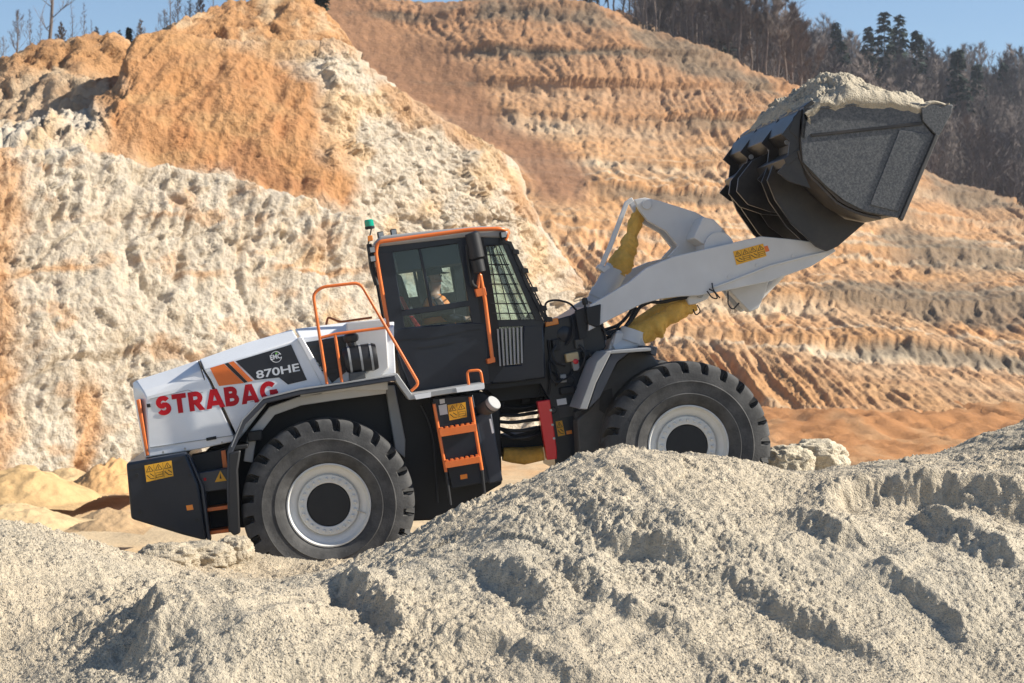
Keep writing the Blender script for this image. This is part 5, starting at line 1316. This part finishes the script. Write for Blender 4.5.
# skirt that dips inside the walls
drop = .35
top_ = pt.copy()
b0 = top_[0].copy(); b0[:, 2] -= .07; b0[:, 0] += .05; b1 = top_[-1].copy(); b1[:, 2] -= .03; b1[:, 0] -= .12
pt = np.concatenate([b0[None], top_, b1[None]], 0)
c0 = pt[:, 0].copy(); c0[:, 2] -= .12; c0[:, 1] += .08; c1_ = pt[:, -1].copy(); c1_[:, 2] -= .12; c1_[:, 1] -= .08
pt = np.concatenate([c0[:, None], pt, c1_[:, None]], 1)
so = np.ones(pt.shape) * np.array((.47, .41, .315)); so *= (1 + .10 * np.clip(fbm(pt[..., 0] * 5, pt[..., 1] * 5, 1.0, 3), -1, 1))[..., None]
bs = grid_mesh(pt, 'bucket_sand', M_sand, so); bs.matrix_world = MM
tag(bs, 'crumbly pale sand heaped over the raised dark bucket', 'sand heap')
# ================================================================== THE DRIVER
def skin_body(name, nodes, edges, m, parent, sub=2, root=0):
    me = bpy.data.meshes.new(name); me.from_pydata([n[0] for n in nodes], edges, [])
    o = bpy.data.objects.new(name, me); col.objects.link(o)
    if parent: o.parent = parent
    md = o.modifiers.new('skin', 'SKIN'); md.use_smooth_shade = True
    for i, n in enumerate(nodes):
        sv_ = me.skin_vertices[0].data[i]; r = n[1]; sv_.radius = (r, r) if not isinstance(r, tuple) else r; sv_.use_root = (i == root)
    s_ = o.modifiers.new('smooth', 'SUBSURF'); s_.levels = sub; s_.render_levels = sub
    if m: me.materials.append(m)
    return o
M_skin = mat('skin', (0.42, 0.24, 0.17), 0.5, var=0.05)
M_clothes = mat('navy_workwear', (0.018, 0.022, 0.035), 0.9)
M_vest = mat('orange_high_visibility', (1.0, 0.30, 0.07), 0.6)
M_cap = mat('dark_cap', (0.012, 0.014, 0.022), 0.8)
hx, hz_ = L(435.5, 279, 0)          # centre of the head in the machine's side plane
person = empty('person', MM @ Matrix.Translation((hx - .05, 0, hz_ - .74)))
tag(person, 'driver in dark cap and orange high-visibility vest seated inside the loader cab', 'person')
# coordinates: x forwards, z up, hips at the origin
N_ = [((0, 0, 0), (.15, .13)), ((0, 0, .20), (.15, .12)), ((-.01, 0, .42), (.17, .12)), ((0, 0, .55), (.12, .09)), ((.02, 0, .61), .058), ((.035, 0, .68), .068), ((.04, 0, .76), (.088, .092)), ((.03, 0, .83), (.075, .08)),
      ((.115, 0, .735), .018), ((.10, 0, .675), .034)]
E_ = [(0, 1), (1, 2), (2, 3), (3, 4), (4, 5), (5, 6), (6, 7), (6, 8), (5, 9)]
for sgn in (-1, 1):
    b0 = len(N_)
    N_ += [((0, sgn * .19, .53), .062), ((.10, sgn * .25, .28), .046), ((.34, sgn * .20, .22), .034), ((.40, sgn * .19, .24), (.034, .02))]
    E_ += [(2, b0), (b0, b0 + 1), (b0 + 1, b0 + 2), (b0 + 2, b0 + 3)]
    for k in range(4):
        q = len(N_); yy_ = sgn * (.19 + (k - 1.5) * .02); ln = (.032, .040, .037, .028)[k]
        N_ += [((.425, yy_, .25), .0095), ((.43 + ln, yy_, .245), .009), ((.435 + ln, yy_, .215), .008), ((.425 + ln * .6, yy_, .20), .007)]
        E_ += [(b0 + 3, q), (q, q + 1), (q + 1, q + 2), (q + 2, q + 3)]
    q = len(N_); N_ += [((.40, sgn * .155, .235), .011), ((.43, sgn * .135, .22), .0095), ((.445, sgn * .135, .205), .008)]
    E_ += [(b0 + 3, q), (q, q + 1), (q + 1, q + 2)]
    b1 = len(N_)
    N_ += [((.06, sgn * .10, -.01), .09), ((.46, sgn * .14, .02), .065), ((.54, sgn * .14, -.36), .042), ((.56, sgn * .14, -.42), .036), ((.68, sgn * .14, -.45), (.035, .03))]
    E_ += [(0, b1), (b1, b1 + 1), (b1 + 1, b1 + 2), (b1 + 2, b1 + 3), (b1 + 3, b1 + 4)]
body = skin_body('body', N_, E_, M_skin, person)
# clothes follow the body
V_ = [((0, 0, .02), (.17, .145)), ((0, 0, .20), (.17, .14)), ((-.01, 0, .42), (.185, .14)), ((0, 0, .56), (.13, .10)), ((0, .18, .49), .06), ((0, -.18, .49), .06), ((.10, .25, .28), .058), ((.10, -.25, .28), .058), ((.31, .21, .22), .045), ((.31, -.21, .22), .045)]
skin_body('jacket', V_, [(0, 1), (1, 2), (2, 3), (2, 4), (2, 5), (4, 6), (5, 7), (6, 8), (7, 9)], M_clothes, person)
V_ = [((0.01, 0, .04), (.215, .19)), ((0.01, 0, .20), (.215, .19)), ((0.0, 0, .42), (.225, .19)), ((0.01, 0, .56), (.16, .14)), ((0.02, .18, .53), .14), ((0.02, -.18, .53), .14)]
skin_body('vest', V_, [(0, 1), (1, 2), (2, 3), (2, 4), (2, 5)], M_vest, person)
V_ = [((-.01, 0, -.01), (.15, .14)), ((.08, .10, -.01), .10), ((.08, -.10, -.01), .10), ((.46, .14, .02), .075), ((.46, -.14, .02), .075), ((.54, .14, -.35), .058), ((.54, -.14, -.35), .058)]
skin_body('trousers', V_, [(0, 1), (0, 2), (1, 3), (2, 4), (3, 5), (4, 6)], M_clothes, person)
b = MB(); b.lathe([(.108, .79), (.112, .82), (.106, .86), (.085, .895), (.045, .912), (.0, .915)], (.032, 0, 0), 20, 'z'); b.build('cap', M_cap, person)
b = MB()
vs = []
for k in range(9):
    a_ = radians(-55 + 110 * k / 8); vs += [(.032 + .105 * cos(a_), .105 * sin(a_), .812), (.032 + .105 * cos(a_) + .085 * cos(a_ * .7), .10 * sin(a_), .80 - .008)]
nv = len(vs); vs += [(x_, y_, z_ - .006) for x_, y_, z_ in vs]
fs = [(2 * i, 2 * i + 1, 2 * i + 3, 2 * i + 2) for i in range(8)] + [(nv + 2 * i, nv + 2 * i + 1, nv + 2 * i + 3, nv + 2 * i + 2) for i in range(8)] + [(2 * i + 1, 2 * i + 3, nv + 2 * i + 3, nv + 2 * i + 1) for i in range(8)]
b.add(vs, fs).build('cap_peak', M_cap, person)
for sgn in (-1, 1):
    MB().lathe([(.011, -.004), (.011, .004)], (.122, sgn * .033, .768), 8, 'x').build('eye', M_ink, person)
    MB().tube([(.03, sgn * .088, .735), (.02, sgn * .096, .76), (.03, sgn * .09, .785)], [.012, .018, .012], 6).build('ear', M_skin, person)
MB().tube([(.121, -.025, .698), (.128, 0, .698), (.121, .025, .698)], .006, 5).build('mouth', mat('lips', (.35, .12, .1), .5), person)
MB().tube([(-.04, -.06, .74), (-.055, 0, .75), (-.04, .06, .74)], [.035, .04, .035], 8).build('hair', M_seat, person, smooth=80)
for c_ in (seat,):
    pass
# ================================================================== TREES
M_bark = mat('winter_bark', (0.16, 0.125, 0.105), 0.95, var=0.25, vscale=0.6)
M_twig = mat('winter_twigs', (0.155, 0.122, 0.105), 0.95, var=0.25, vscale=0.3)
M_needle = mat('conifer_needles', (0.016, 0.030, 0.018), 0.9, var=0.35, vscale=0.8)
M_mass = mat('far_winter_wood', (0.15, 0.118, 0.105), 0.95, var=0.30, vscale=0.12)

def bare_tree(seed, H=16.0, r0=.22, first=.35, spread=.42, depth=3, twigs=6, nb=16, side=3, tw=.035, top=.93):
    """returns (trunk builder, crown builder): tapered trunk with a bend, ascending limbs, branches and twigs"""
    R_ = random.Random(seed); tr, cr = MB(), MB()
    P = []; x = y = 0.0
    for i in range(9):
        t = i / 8; x += R_.uniform(-.18, .18) * H / 16; y += R_.uniform(-.18, .18) * H / 16
        P.append(Vector((x if i else 0, y if i else 0, H * top * t)))
    rad = [r0 * (1 - .93 * (i / 8)) ** .9 + .012 for i in range(9)]; rad[0] *= 1.35
    tr.tube(P, rad, 7)
    def twig(p, d, l):
        d = d.normalized(); s_ = d.orthogonal().normalized() * tw
        q = p + d * l; cr.add([p - s_, p + s_, q], [(0, 1, 2)])
    def branch(p, d, l, r, lev):
        n = 4; Q = [p]; dd = d.normalized()
        for k in range(n):
            dd = (dd + Vector((R_.uniform(-.25, .25), R_.uniform(-.25, .25), R_.uniform(-.05, .28)))).normalized(); Q.append(Q[-1] + dd * l / n)
        cr.tube(Q, [r * (1 - .8 * k / n) + .006 for k in range(n + 1)], side)
        if lev > 0:
            for k in range(R_.randint(3, 5)):
                i = R_.randint(1, n); a = R_.uniform(0, 2 * pi)
                nd = (dd * .8 + Vector((cos(a) * .8, sin(a) * .8, R_.uniform(-.1, .6))))
                branch(Q[i], nd, l * R_.uniform(.4, .65), r * .5, lev - 1)
        for k in range(twigs):
            i = R_.uniform(.4, n); j = min(int(i), n - 1); pp_ = Q[j].lerp(Q[j + 1], i - j); a = R_.uniform(0, 2 * pi)
            twig(pp_, dd + Vector((cos(a) * .7, sin(a) * .7, R_.uniform(-.2, .7))), R_.uniform(.4, 1.1) * H / 16)
    for k in range(nb):
        t = first + (1 - first) * (k + R_.random()) / nb; f = t * 8; i = min(int(f), 7); p = P[i].lerp(P[i + 1], f - i)
        a = k * 2.4 + R_.uniform(-.5, .5); up = .5 + 1.0 * t
        l = H * spread * (1 - .75 * abs(t - .5)) * R_.uniform(.5, .9) * (1.15 - t)
        branch(p, Vector((cos(a), sin(a), up)), l, r0 * .33 * (1.1 - t), depth - 1)
    for k in range(8): twig(P[-1], Vector((R_.uniform(-.5, .5), R_.uniform(-.5, .5), 1)), 1.2 * H / 16)
    return tr, cr
def conifer(seed, H=18.0, R0=3.0, dens=1.0, lift=.12):
    R_ = random.Random(seed); tr, cr = MB(), MB()
    tr.tube([Vector((0, 0, 0)), Vector((.05, 0, H * .5)), Vector((0, .05, H))], [.26, .15, .02], 7)
    for b_ in range(int(150 * dens)):
        t = lift + (1 - lift) * R_.random() ** .85; z = H * t; rr = R0 * ((1 - t) ** .75) * R_.uniform(.5, 1.15) + .15
        a = R_.uniform(0, 2 * pi); dz = R_.uniform(-.35, .15); d = Vector((cos(a), sin(a), dz)); s_ = Vector((-sin(a), cos(a), 0)); n = max(2, int(rr / .5)); p = Vector((0, 0, z))
        for j in range(n):
            c = p + d * (rr * (j + .6) / n); w_ = (.7 * (1 - j / (n + 1)) + .2) * R_.uniform(.6, 1.3)
            for sd in (-1, 1):
                e = c + s_ * sd * w_ + d * .4 + Vector((0, 0, -R_.uniform(.0, .5)))
                cr.add([c - d * .2, c + d * .45 + Vector((0, 0, R_.uniform(0, .25))), e], [(0, 1, 2)])
    for k in range(8):
        a = k * .8; cr.add([(0, 0, H * 1.01), (.25 * cos(a), .25 * sin(a), H * .93), (.25 * cos(a + .6), .25 * sin(a + .6), H * .92)], [(0, 1, 2)])
    return tr, cr
def proto(name, builders, mt, mc):
    tr, cr = builders; r = bpy.data.objects.new(name, None)
    t_ = tr.build('trunk', mt, None, smooth=60); c_ = cr.build('crown', mc, None, smooth=0)
    return r, [t_, c_]
protos = {}
placed = set()
def plant(kind, name, loc, label, cat='tree', group=None, s=1.0, rz=0.0, sz=None):
    r, kids = protos[kind]
    if kind not in placed:
        placed.add(kind); o = r; col.objects.link(o); ks = kids
    else:
        o = r.copy(); col.objects.link(o); ks = []
        for k in kids:
            c = k.copy(); col.objects.link(c); ks.append(c)
    for c in ks: c.parent = o
    for key in ('group',):
        if key in o: del o[key]
    o.name = name; o.location = loc; o.scale = (s, s, sz or s); o.rotation_euler = (0, 0, rz)
    tag(o, label, cat, group)
    return o
protos['tall'] = proto('bare_tree', bare_tree(3, 19, .17, .42, .36, 3, 9, 16), M_bark, M_twig)
protos['tall2'] = proto('bare_tree', bare_tree(8, 17, .14, .35, .38, 3, 9, 15), M_bark, M_twig)
protos['broad'] = proto('bare_tree', bare_tree(5, 13, .24, .22, .48, 4, 5, 13), M_bark, M_twig)
protos['bush'] = proto('bare_bush', bare_tree(9, 4.5, .05, .05, .5, 3, 8, 16, tw=.02), M_bark, M_twig)
protos['fir'] = proto('conifer', conifer(2, 18, 3.4, 1.4), M_bark, M_needle)
protos['fir2'] = proto('conifer', conifer(6, 16, 3.0, .7, .35), M_bark, M_needle)
protos['thin'] = proto('bare_tree', bare_tree(12, 16, .17, .20, .30, 2, 3, 16, tw=.03), M_bark, M_twig)
protos['spread'] = proto('bare_tree', bare_tree(15, 12, .20, .12, .55, 3, 2, 12, tw=.03), M_bark, M_twig)
protos['slim'] = proto('conifer', conifer(4, 7, 1.0, 1.0, .05), M_bark, M_needle)

def zslope(x_, D):
    """height of the terraced slope's rim near x at depth D"""
    best = np.argmin((SLOPE[..., 0] - x_) ** 2 + (SLOPE[..., 1] - D) ** 2); v = SLOPE.reshape(-1, 3)[best]; return float(v[2])
def zhill(x_, D):
    best = np.argmin((HILL[..., 0] - x_) ** 2 + (HILL[..., 1] - D) ** 2); v = HILL.reshape(-1, 3)[best]; return float(v[2])
# --- left skyline: each described on its own
left = [('spread', 17, 62, 126, .34, 'wide bare tree at the far left of the skyline'),
        ('thin', 50, 60, 150, .92, 'tallest bare tree on the left skyline, running out of the top of the frame'),
        ('thin', 40, 56, 138, .22, 'small bare tree close to the foot of the tall one on the left skyline'),
        ('thin', 73, 48, 140, .26, 'thin bare tree between the tall left tree and the slim pair of saplings'),
        ('thin', 84, 46, 140, .24, 'thin bare sapling right of the tall left skyline tree'),
        ('bush', 97, 46, 130, .42, 'low bare bush on the ridge left of the little conifer'),
        ('bush', 108, 46, 130, .36, 'low bare bush beside the little conifer on the ridge'),
        ('slim', 129, 46, 128, .26, 'little dark conifer on the left ridge beside the orange slope'),
        ('bush', 119, 48, 130, .40, 'low bare bush touching the little conifer on the ridge'),
        ('spread', 166, 44, 134, .26, 'bare bushy tree where the left ridge meets the higher hill'),
        ('spread', 178, 34, 134, .28, 'bare tree at the left foot of the higher rocky hill'),
        ('bush', 190, 24, 130, .50, 'bare bush on the left shoulder of the higher rocky hill'),
        ('thin', 213, 14, 134, .20, 'bare tree on the left of the highest rocky hill top'),
        ('spread', 228, 8, 134, .30, 'bare tree on top of the highest rocky hill'),
        ('spread', 5, 66, 128, .22, 'small bare tree cut by the left edge of the frame'),
        ('thin', 30, 60, 132, .26, 'thin bare tree between the wide one at the far left and the tall one'),
        ('bush', 62, 50, 130, .55, 'bare bush right of the foot of the tall left skyline tree'),
        ('thin', 92, 46, 138, .16, 'short thin sapling right of the two taller saplings on the left ridge'),
        ('bush', 140, 44, 128, .5, 'bare bush behind the top of the orange slope'),
        ('thin', 171, 38, 136, .32, 'thin bare tree behind the notch left of the higher rocky hill'),
        ('bush', 200, 18, 132, .5, 'bare bush high on the left shoulder of the rocky hill'),
        ('thin', 245, 6, 136, .22, 'thin bare tree right of the centre of the rocky hill top'),
        ('bush', 262, 6, 134, .5, 'bare bush on the rocky hill top beside the frame edge'),
        ('slim', 322, 6, 136, .45, 'dark little conifer at the right end of the rocky hill top')]
for kind, px_, py_, D, s_, lab in left:
    p = W(px_, py_ + 4, D); plant(kind, 'conifer' if kind == 'slim' else ('bush' if kind == 'bush' else 'bare_tree'), (p.x, p.y, p.z - .3), lab, 'bush' if kind == 'bush' else 'tree', s=s_, rz=px_ * .7)
# --- row along the rim of the terraced slope
R_ = random.Random(21)
rim = []
px_ = 572.0
while px_ < 800:
    rim.append(px_); px_ += R_.uniform(5.0, 9.0) if px_ < 800 else R_.uniform(9, 16)
for i, q in enumerate(rim):
    rimy = np.interp(q, xs4, tp); D = R_.uniform(250, 262) if q < 820 else R_.uniform(262, 275)
    x_ = (q - 512) / F * D; z_ = W(q, rimy, 246).z - .6 + (-1.0 if q > 800 else 0)
    kind = R_.choice(['tall', 'tall2', 'tall', 'tall2', 'broad']); s_ = R_.uniform(.8, 1.2)
    plant(kind, 'bare_tree', (x_, D, z_), 'bare brown winter tree in the row along the rim of the terraced slope', 'tree', 'bare trees along the rim of the terraced slope', s_, R_.uniform(0, 6))
# conifers that stand out of the wood
for kind, q, topy, D, lab in (('fir', 868, 26, 350, 'dark conifer left of the two tallest conifers above the bucket'), ('fir2', 884, 11, 352, 'left of the two tall conifers with open tops above the bucket'), ('fir2', 899, 14, 356, 'right of the two tall conifers with open tops above the bucket'),
                              ('fir', 917, 30, 345, 'broad dark conifer right of the tall open-topped pair'), ('fir', 836, 22, 352, 'dark pointed conifer standing alone left of the conifer group'), ('fir', 958, 47, 330, 'shorter dark conifer in the wood right of the bucket'),
                              ('fir', 977, 62, 345, 'small dark conifer near the right end of the wood'), ('fir2', 842, 40, 330, 'dark conifer half hidden in bare trees above the heap of sand'), ('fir', 1004, 62, 370, 'far dark conifer near the right edge on the skyline'), ('fir', 722, 0, 266, 'dark conifer among the tall bare trees on the rim')):
    x_ = (q - 512) / F * D; zt = CAMZ + (341.5 - topy) / F * D; H = 18.2 if kind == 'fir' else 16.2; zb = zhill(x_, D); s_ = (zt - zb) / H
    if s_ < .45 or s_ > 1.7: s_ = min(max(s_, .45), 1.7); zb = zt - s_ * H
    plant(kind, 'conifer', (x_, D, zb), lab, 'tree', s=s_, rz=q, sz=s_)
# --- the wood on the hill: one mass nobody could count
def mass(seed, H, n_b, tws):
    tr, cr = bare_tree(seed, H, .17, .22, .60, 2, tws, n_b, 3, .06, top=.80); v = tr.v + cr.v; n0 = len(tr.v); fsx = tr.f + [tuple(i + n0 for i in f) for f in cr.f]
    return np.array(v, np.float32), fsx
temps = [mass(31 + k, 15 + k, 17, 8) for k in range(4)]
Rm_ = random.Random(5); tp_, ts_, tk_, tr_ = [], [], [], []
for k in range(1250):
    D = 268 + 150 * Rm_.random() ** 1.1; q = Rm_.uniform(640, 1320); x_ = (q - 512) / F * D
    tp_.append((x_, D, zhill(x_, D) - .4)); ts_.append(Rm_.uniform(.75, 1.25)); tk_.append(Rm_.randrange(4)); tr_.append(Rm_.uniform(0, 6.28))
me = bpy.data.meshes.new('wood'); me.vertices.add(len(tp_)); me.vertices.foreach_set('co', np.asarray(tp_, np.float32).ravel())
for nm_, vals, ty_ in (('sz', ts_, 'FLOAT'), ('turn', tr_, 'FLOAT'), ('sort', tk_, 'INT')):
    at = me.attributes.new(nm_, ty_, 'POINT'); at.data.foreach_set('value', np.asarray(vals, np.float32 if ty_ == 'FLOAT' else np.int32))
me.materials.append(M_mass); wood = bpy.data.objects.new('wood', me); col.objects.link(wood)
ng = bpy.data.node_groups.new('wood', 'GeometryNodeTree'); NN, LK = ng.nodes, ng.links
ng.interface.new_socket('Geometry', in_out='INPUT', socket_type='NodeSocketGeometry'); ng.interface.new_socket('Geometry', in_out='OUTPUT', socket_type='NodeSocketGeometry')
gi = NN.new('NodeGroupInput'); go = NN.new('NodeGroupOutput'); mp = NN.new('GeometryNodeMeshToPoints'); jg = NN.new('GeometryNodeJoinGeometry'); LK.new(gi.outputs[0], mp.inputs[0])
def named(nm_, ty_):
    n_ = NN.new('GeometryNodeInputNamedAttribute'); n_.data_type = ty_; n_.inputs[0].default_value = nm_; return n_.outputs[0]
sz_, tn_, so_ = named('sz', 'FLOAT'), named('turn', 'FLOAT'), named('sort', 'INT'); cx = NN.new('ShaderNodeCombineXYZ'); LK.new(tn_, cx.inputs[2])
for k, (tv, tf) in enumerate(temps):
    sm = bpy.data.meshes.new('wood_tree'); sm.from_pydata(tv.tolist(), [], tf); sm.materials.append(M_mass); so = bpy.data.objects.new('wood_tree', sm)
    oi = NN.new('GeometryNodeObjectInfo'); oi.inputs[0].default_value = so; ip = NN.new('GeometryNodeInstanceOnPoints'); cm = NN.new('FunctionNodeCompare'); cm.data_type = 'INT'; cm.operation = 'EQUAL'
    LK.new(so_, cm.inputs[2]); cm.inputs[3].default_value = k
    LK.new(mp.outputs[0], ip.inputs['Points']); LK.new(cm.outputs[0], ip.inputs['Selection']); LK.new(oi.outputs['Geometry'], ip.inputs['Instance']); LK.new(sz_, ip.inputs['Scale']); LK.new(cx.outputs[0], ip.inputs['Rotation']); LK.new(ip.outputs[0], jg.inputs[0])
LK.new(jg.outputs[0], go.inputs[0]); md = wood.modifiers.new('trees', 'NODES'); md.node_group = ng
tag(wood, 'far brown-grey leafless wood covering the hill behind the bucket', 'wood', kind='stuff')

# ================================================================== SCATTER: crumbs of sand and dry scrub (uncountable)
def crumb(seed, n=1):
    bm = bmesh.new(); bmesh.ops.create_icosphere(bm, subdivisions=1, radius=1.0); R2 = random.Random(seed)
    for v in bm.verts: v.co *= R2.uniform(.6, 1.15); v.co.z *= .8
    me = bpy.data.meshes.new('crumb'); bm.to_mesh(me); bm.free()
    return me
M_crumb = mat('sand_crumb', (0.52, 0.46, 0.37), .95, var=.15, vscale=3.0, bump=.004, bscale=60)
M_scrub = mat('dry_scrub', (0.14, 0.105, 0.07), .95, var=.3, vscale=.4)
def scatter(name, pts, scl, src_mesh, m, kindlabel, cat):
    src_mesh.materials.append(m)
    src = bpy.data.objects.new(name + '_piece', src_mesh)       # source shape, only reached through the node group
    me = bpy.data.meshes.new(name); me.vertices.add(len(pts)); me.vertices.foreach_set('co', np.asarray(pts, np.float32).ravel())
    at = me.attributes.new('sz', 'FLOAT', 'POINT'); at.data.foreach_set('value', np.asarray(scl, np.float32))
    o = bpy.data.objects.new(name, me); col.objects.link(o); me.materials.append(m)
    ng = bpy.data.node_groups.new(name, 'GeometryNodeTree')
    ng.interface.new_socket('Geometry', in_out='INPUT', socket_type='NodeSocketGeometry'); ng.interface.new_socket('Geometry', in_out='OUTPUT', socket_type='NodeSocketGeometry')
    gi = ng.nodes.new('NodeGroupInput'); go = ng.nodes.new('NodeGroupOutput'); mp = ng.nodes.new('GeometryNodeMeshToPoints'); ip = ng.nodes.new('GeometryNodeInstanceOnPoints')
    oi = ng.nodes.new('GeometryNodeObjectInfo'); oi.inputs[0].default_value = src
    na = ng.nodes.new('GeometryNodeInputNamedAttribute'); na.data_type = 'FLOAT'; na.inputs[0].default_value = 'sz'
    rv = ng.nodes.new('FunctionNodeRandomValue'); rv.data_type = 'FLOAT_VECTOR'; rv.inputs[0].default_value = (0, 0, 0); rv.inputs[1].default_value = (6.3, 6.3, 6.3)
    ng.links.new(gi.outputs[0], mp.inputs[0]); ng.links.new(mp.outputs[0], ip.inputs['Points']); ng.links.new(oi.outputs['Geometry'], ip.inputs['Instance'])
    ng.links.new(na.outputs[0], ip.inputs['Scale']); ng.links.new(rv.outputs[0], ip.inputs['Rotation']); ng.links.new(ip.outputs[0], go.inputs[0])
    md = o.modifiers.new('scatter', 'NODES'); md.node_group = ng
    tag(o, kindlabel, cat, kind='stuff'); return o
r2 = np.random.default_rng(4)
n = 200000
Dp = 11.8 + 9.0 * r2.random(n) ** 1.2; up = r2.uniform(-.355, .355, n); 
ii = np.clip(np.searchsorted(ys, Dp), 1, len(ys) - 1); jj = np.clip(np.searchsorted(uu, up), 1, len(uu) - 1)
fx = (up - uu[jj - 1]) / (uu[jj] - uu[jj - 1]); fy = (Dp - ys[ii - 1]) / (ys[ii] - ys[ii - 1])
hz2 = (hh[ii - 1, jj - 1] * (1 - fx) + hh[ii - 1, jj] * fx) * (1 - fy) + (hh[ii, jj - 1] * (1 - fx) + hh[ii, jj] * fx) * fy
xp = up * Dp
dens = perlin(xp * 1.1, Dp * 1.1, 4.0) + .5 * perlin(xp * 4, Dp * 4, 1.0)
keep = r2.random(n) < np.clip(.45 + 1.1 * dens, .08, 1)
szs = .003 + .009 * r2.random(n) ** 6 + .003 * r2.random(n)
pts = np.stack([xp, Dp, hz2 + szs * .25], 1)[keep]
scatter('sand_crumbs', pts, szs[keep], crumb(3), M_crumb, 'crumbs and small clods of sand lying over the foreground heaps', 'sand crumbs')

# ================================================================== AIR
mh = bpy.data.materials.new('haze'); mh.use_nodes = True; nt = mh.node_tree; nt.nodes.clear()
ho = nt.nodes.new('ShaderNodeOutputMaterial'); pv = nt.nodes.new('ShaderNodeVolumePrincipled')
pv.inputs['Color'].default_value = (0.80, 0.88, 1.0, 1); pv.inputs['Density'].default_value = 0.0002; pv.inputs['Anisotropy'].default_value = 0.2
nt.links.new(pv.outputs[0], ho.inputs['Volume'])
hb_ = MB().box((100, 1200, 25), (2800, 3900, 88)).build('haze', mh, None, 0, smooth=0); hb_['kind'] = 'stuff'
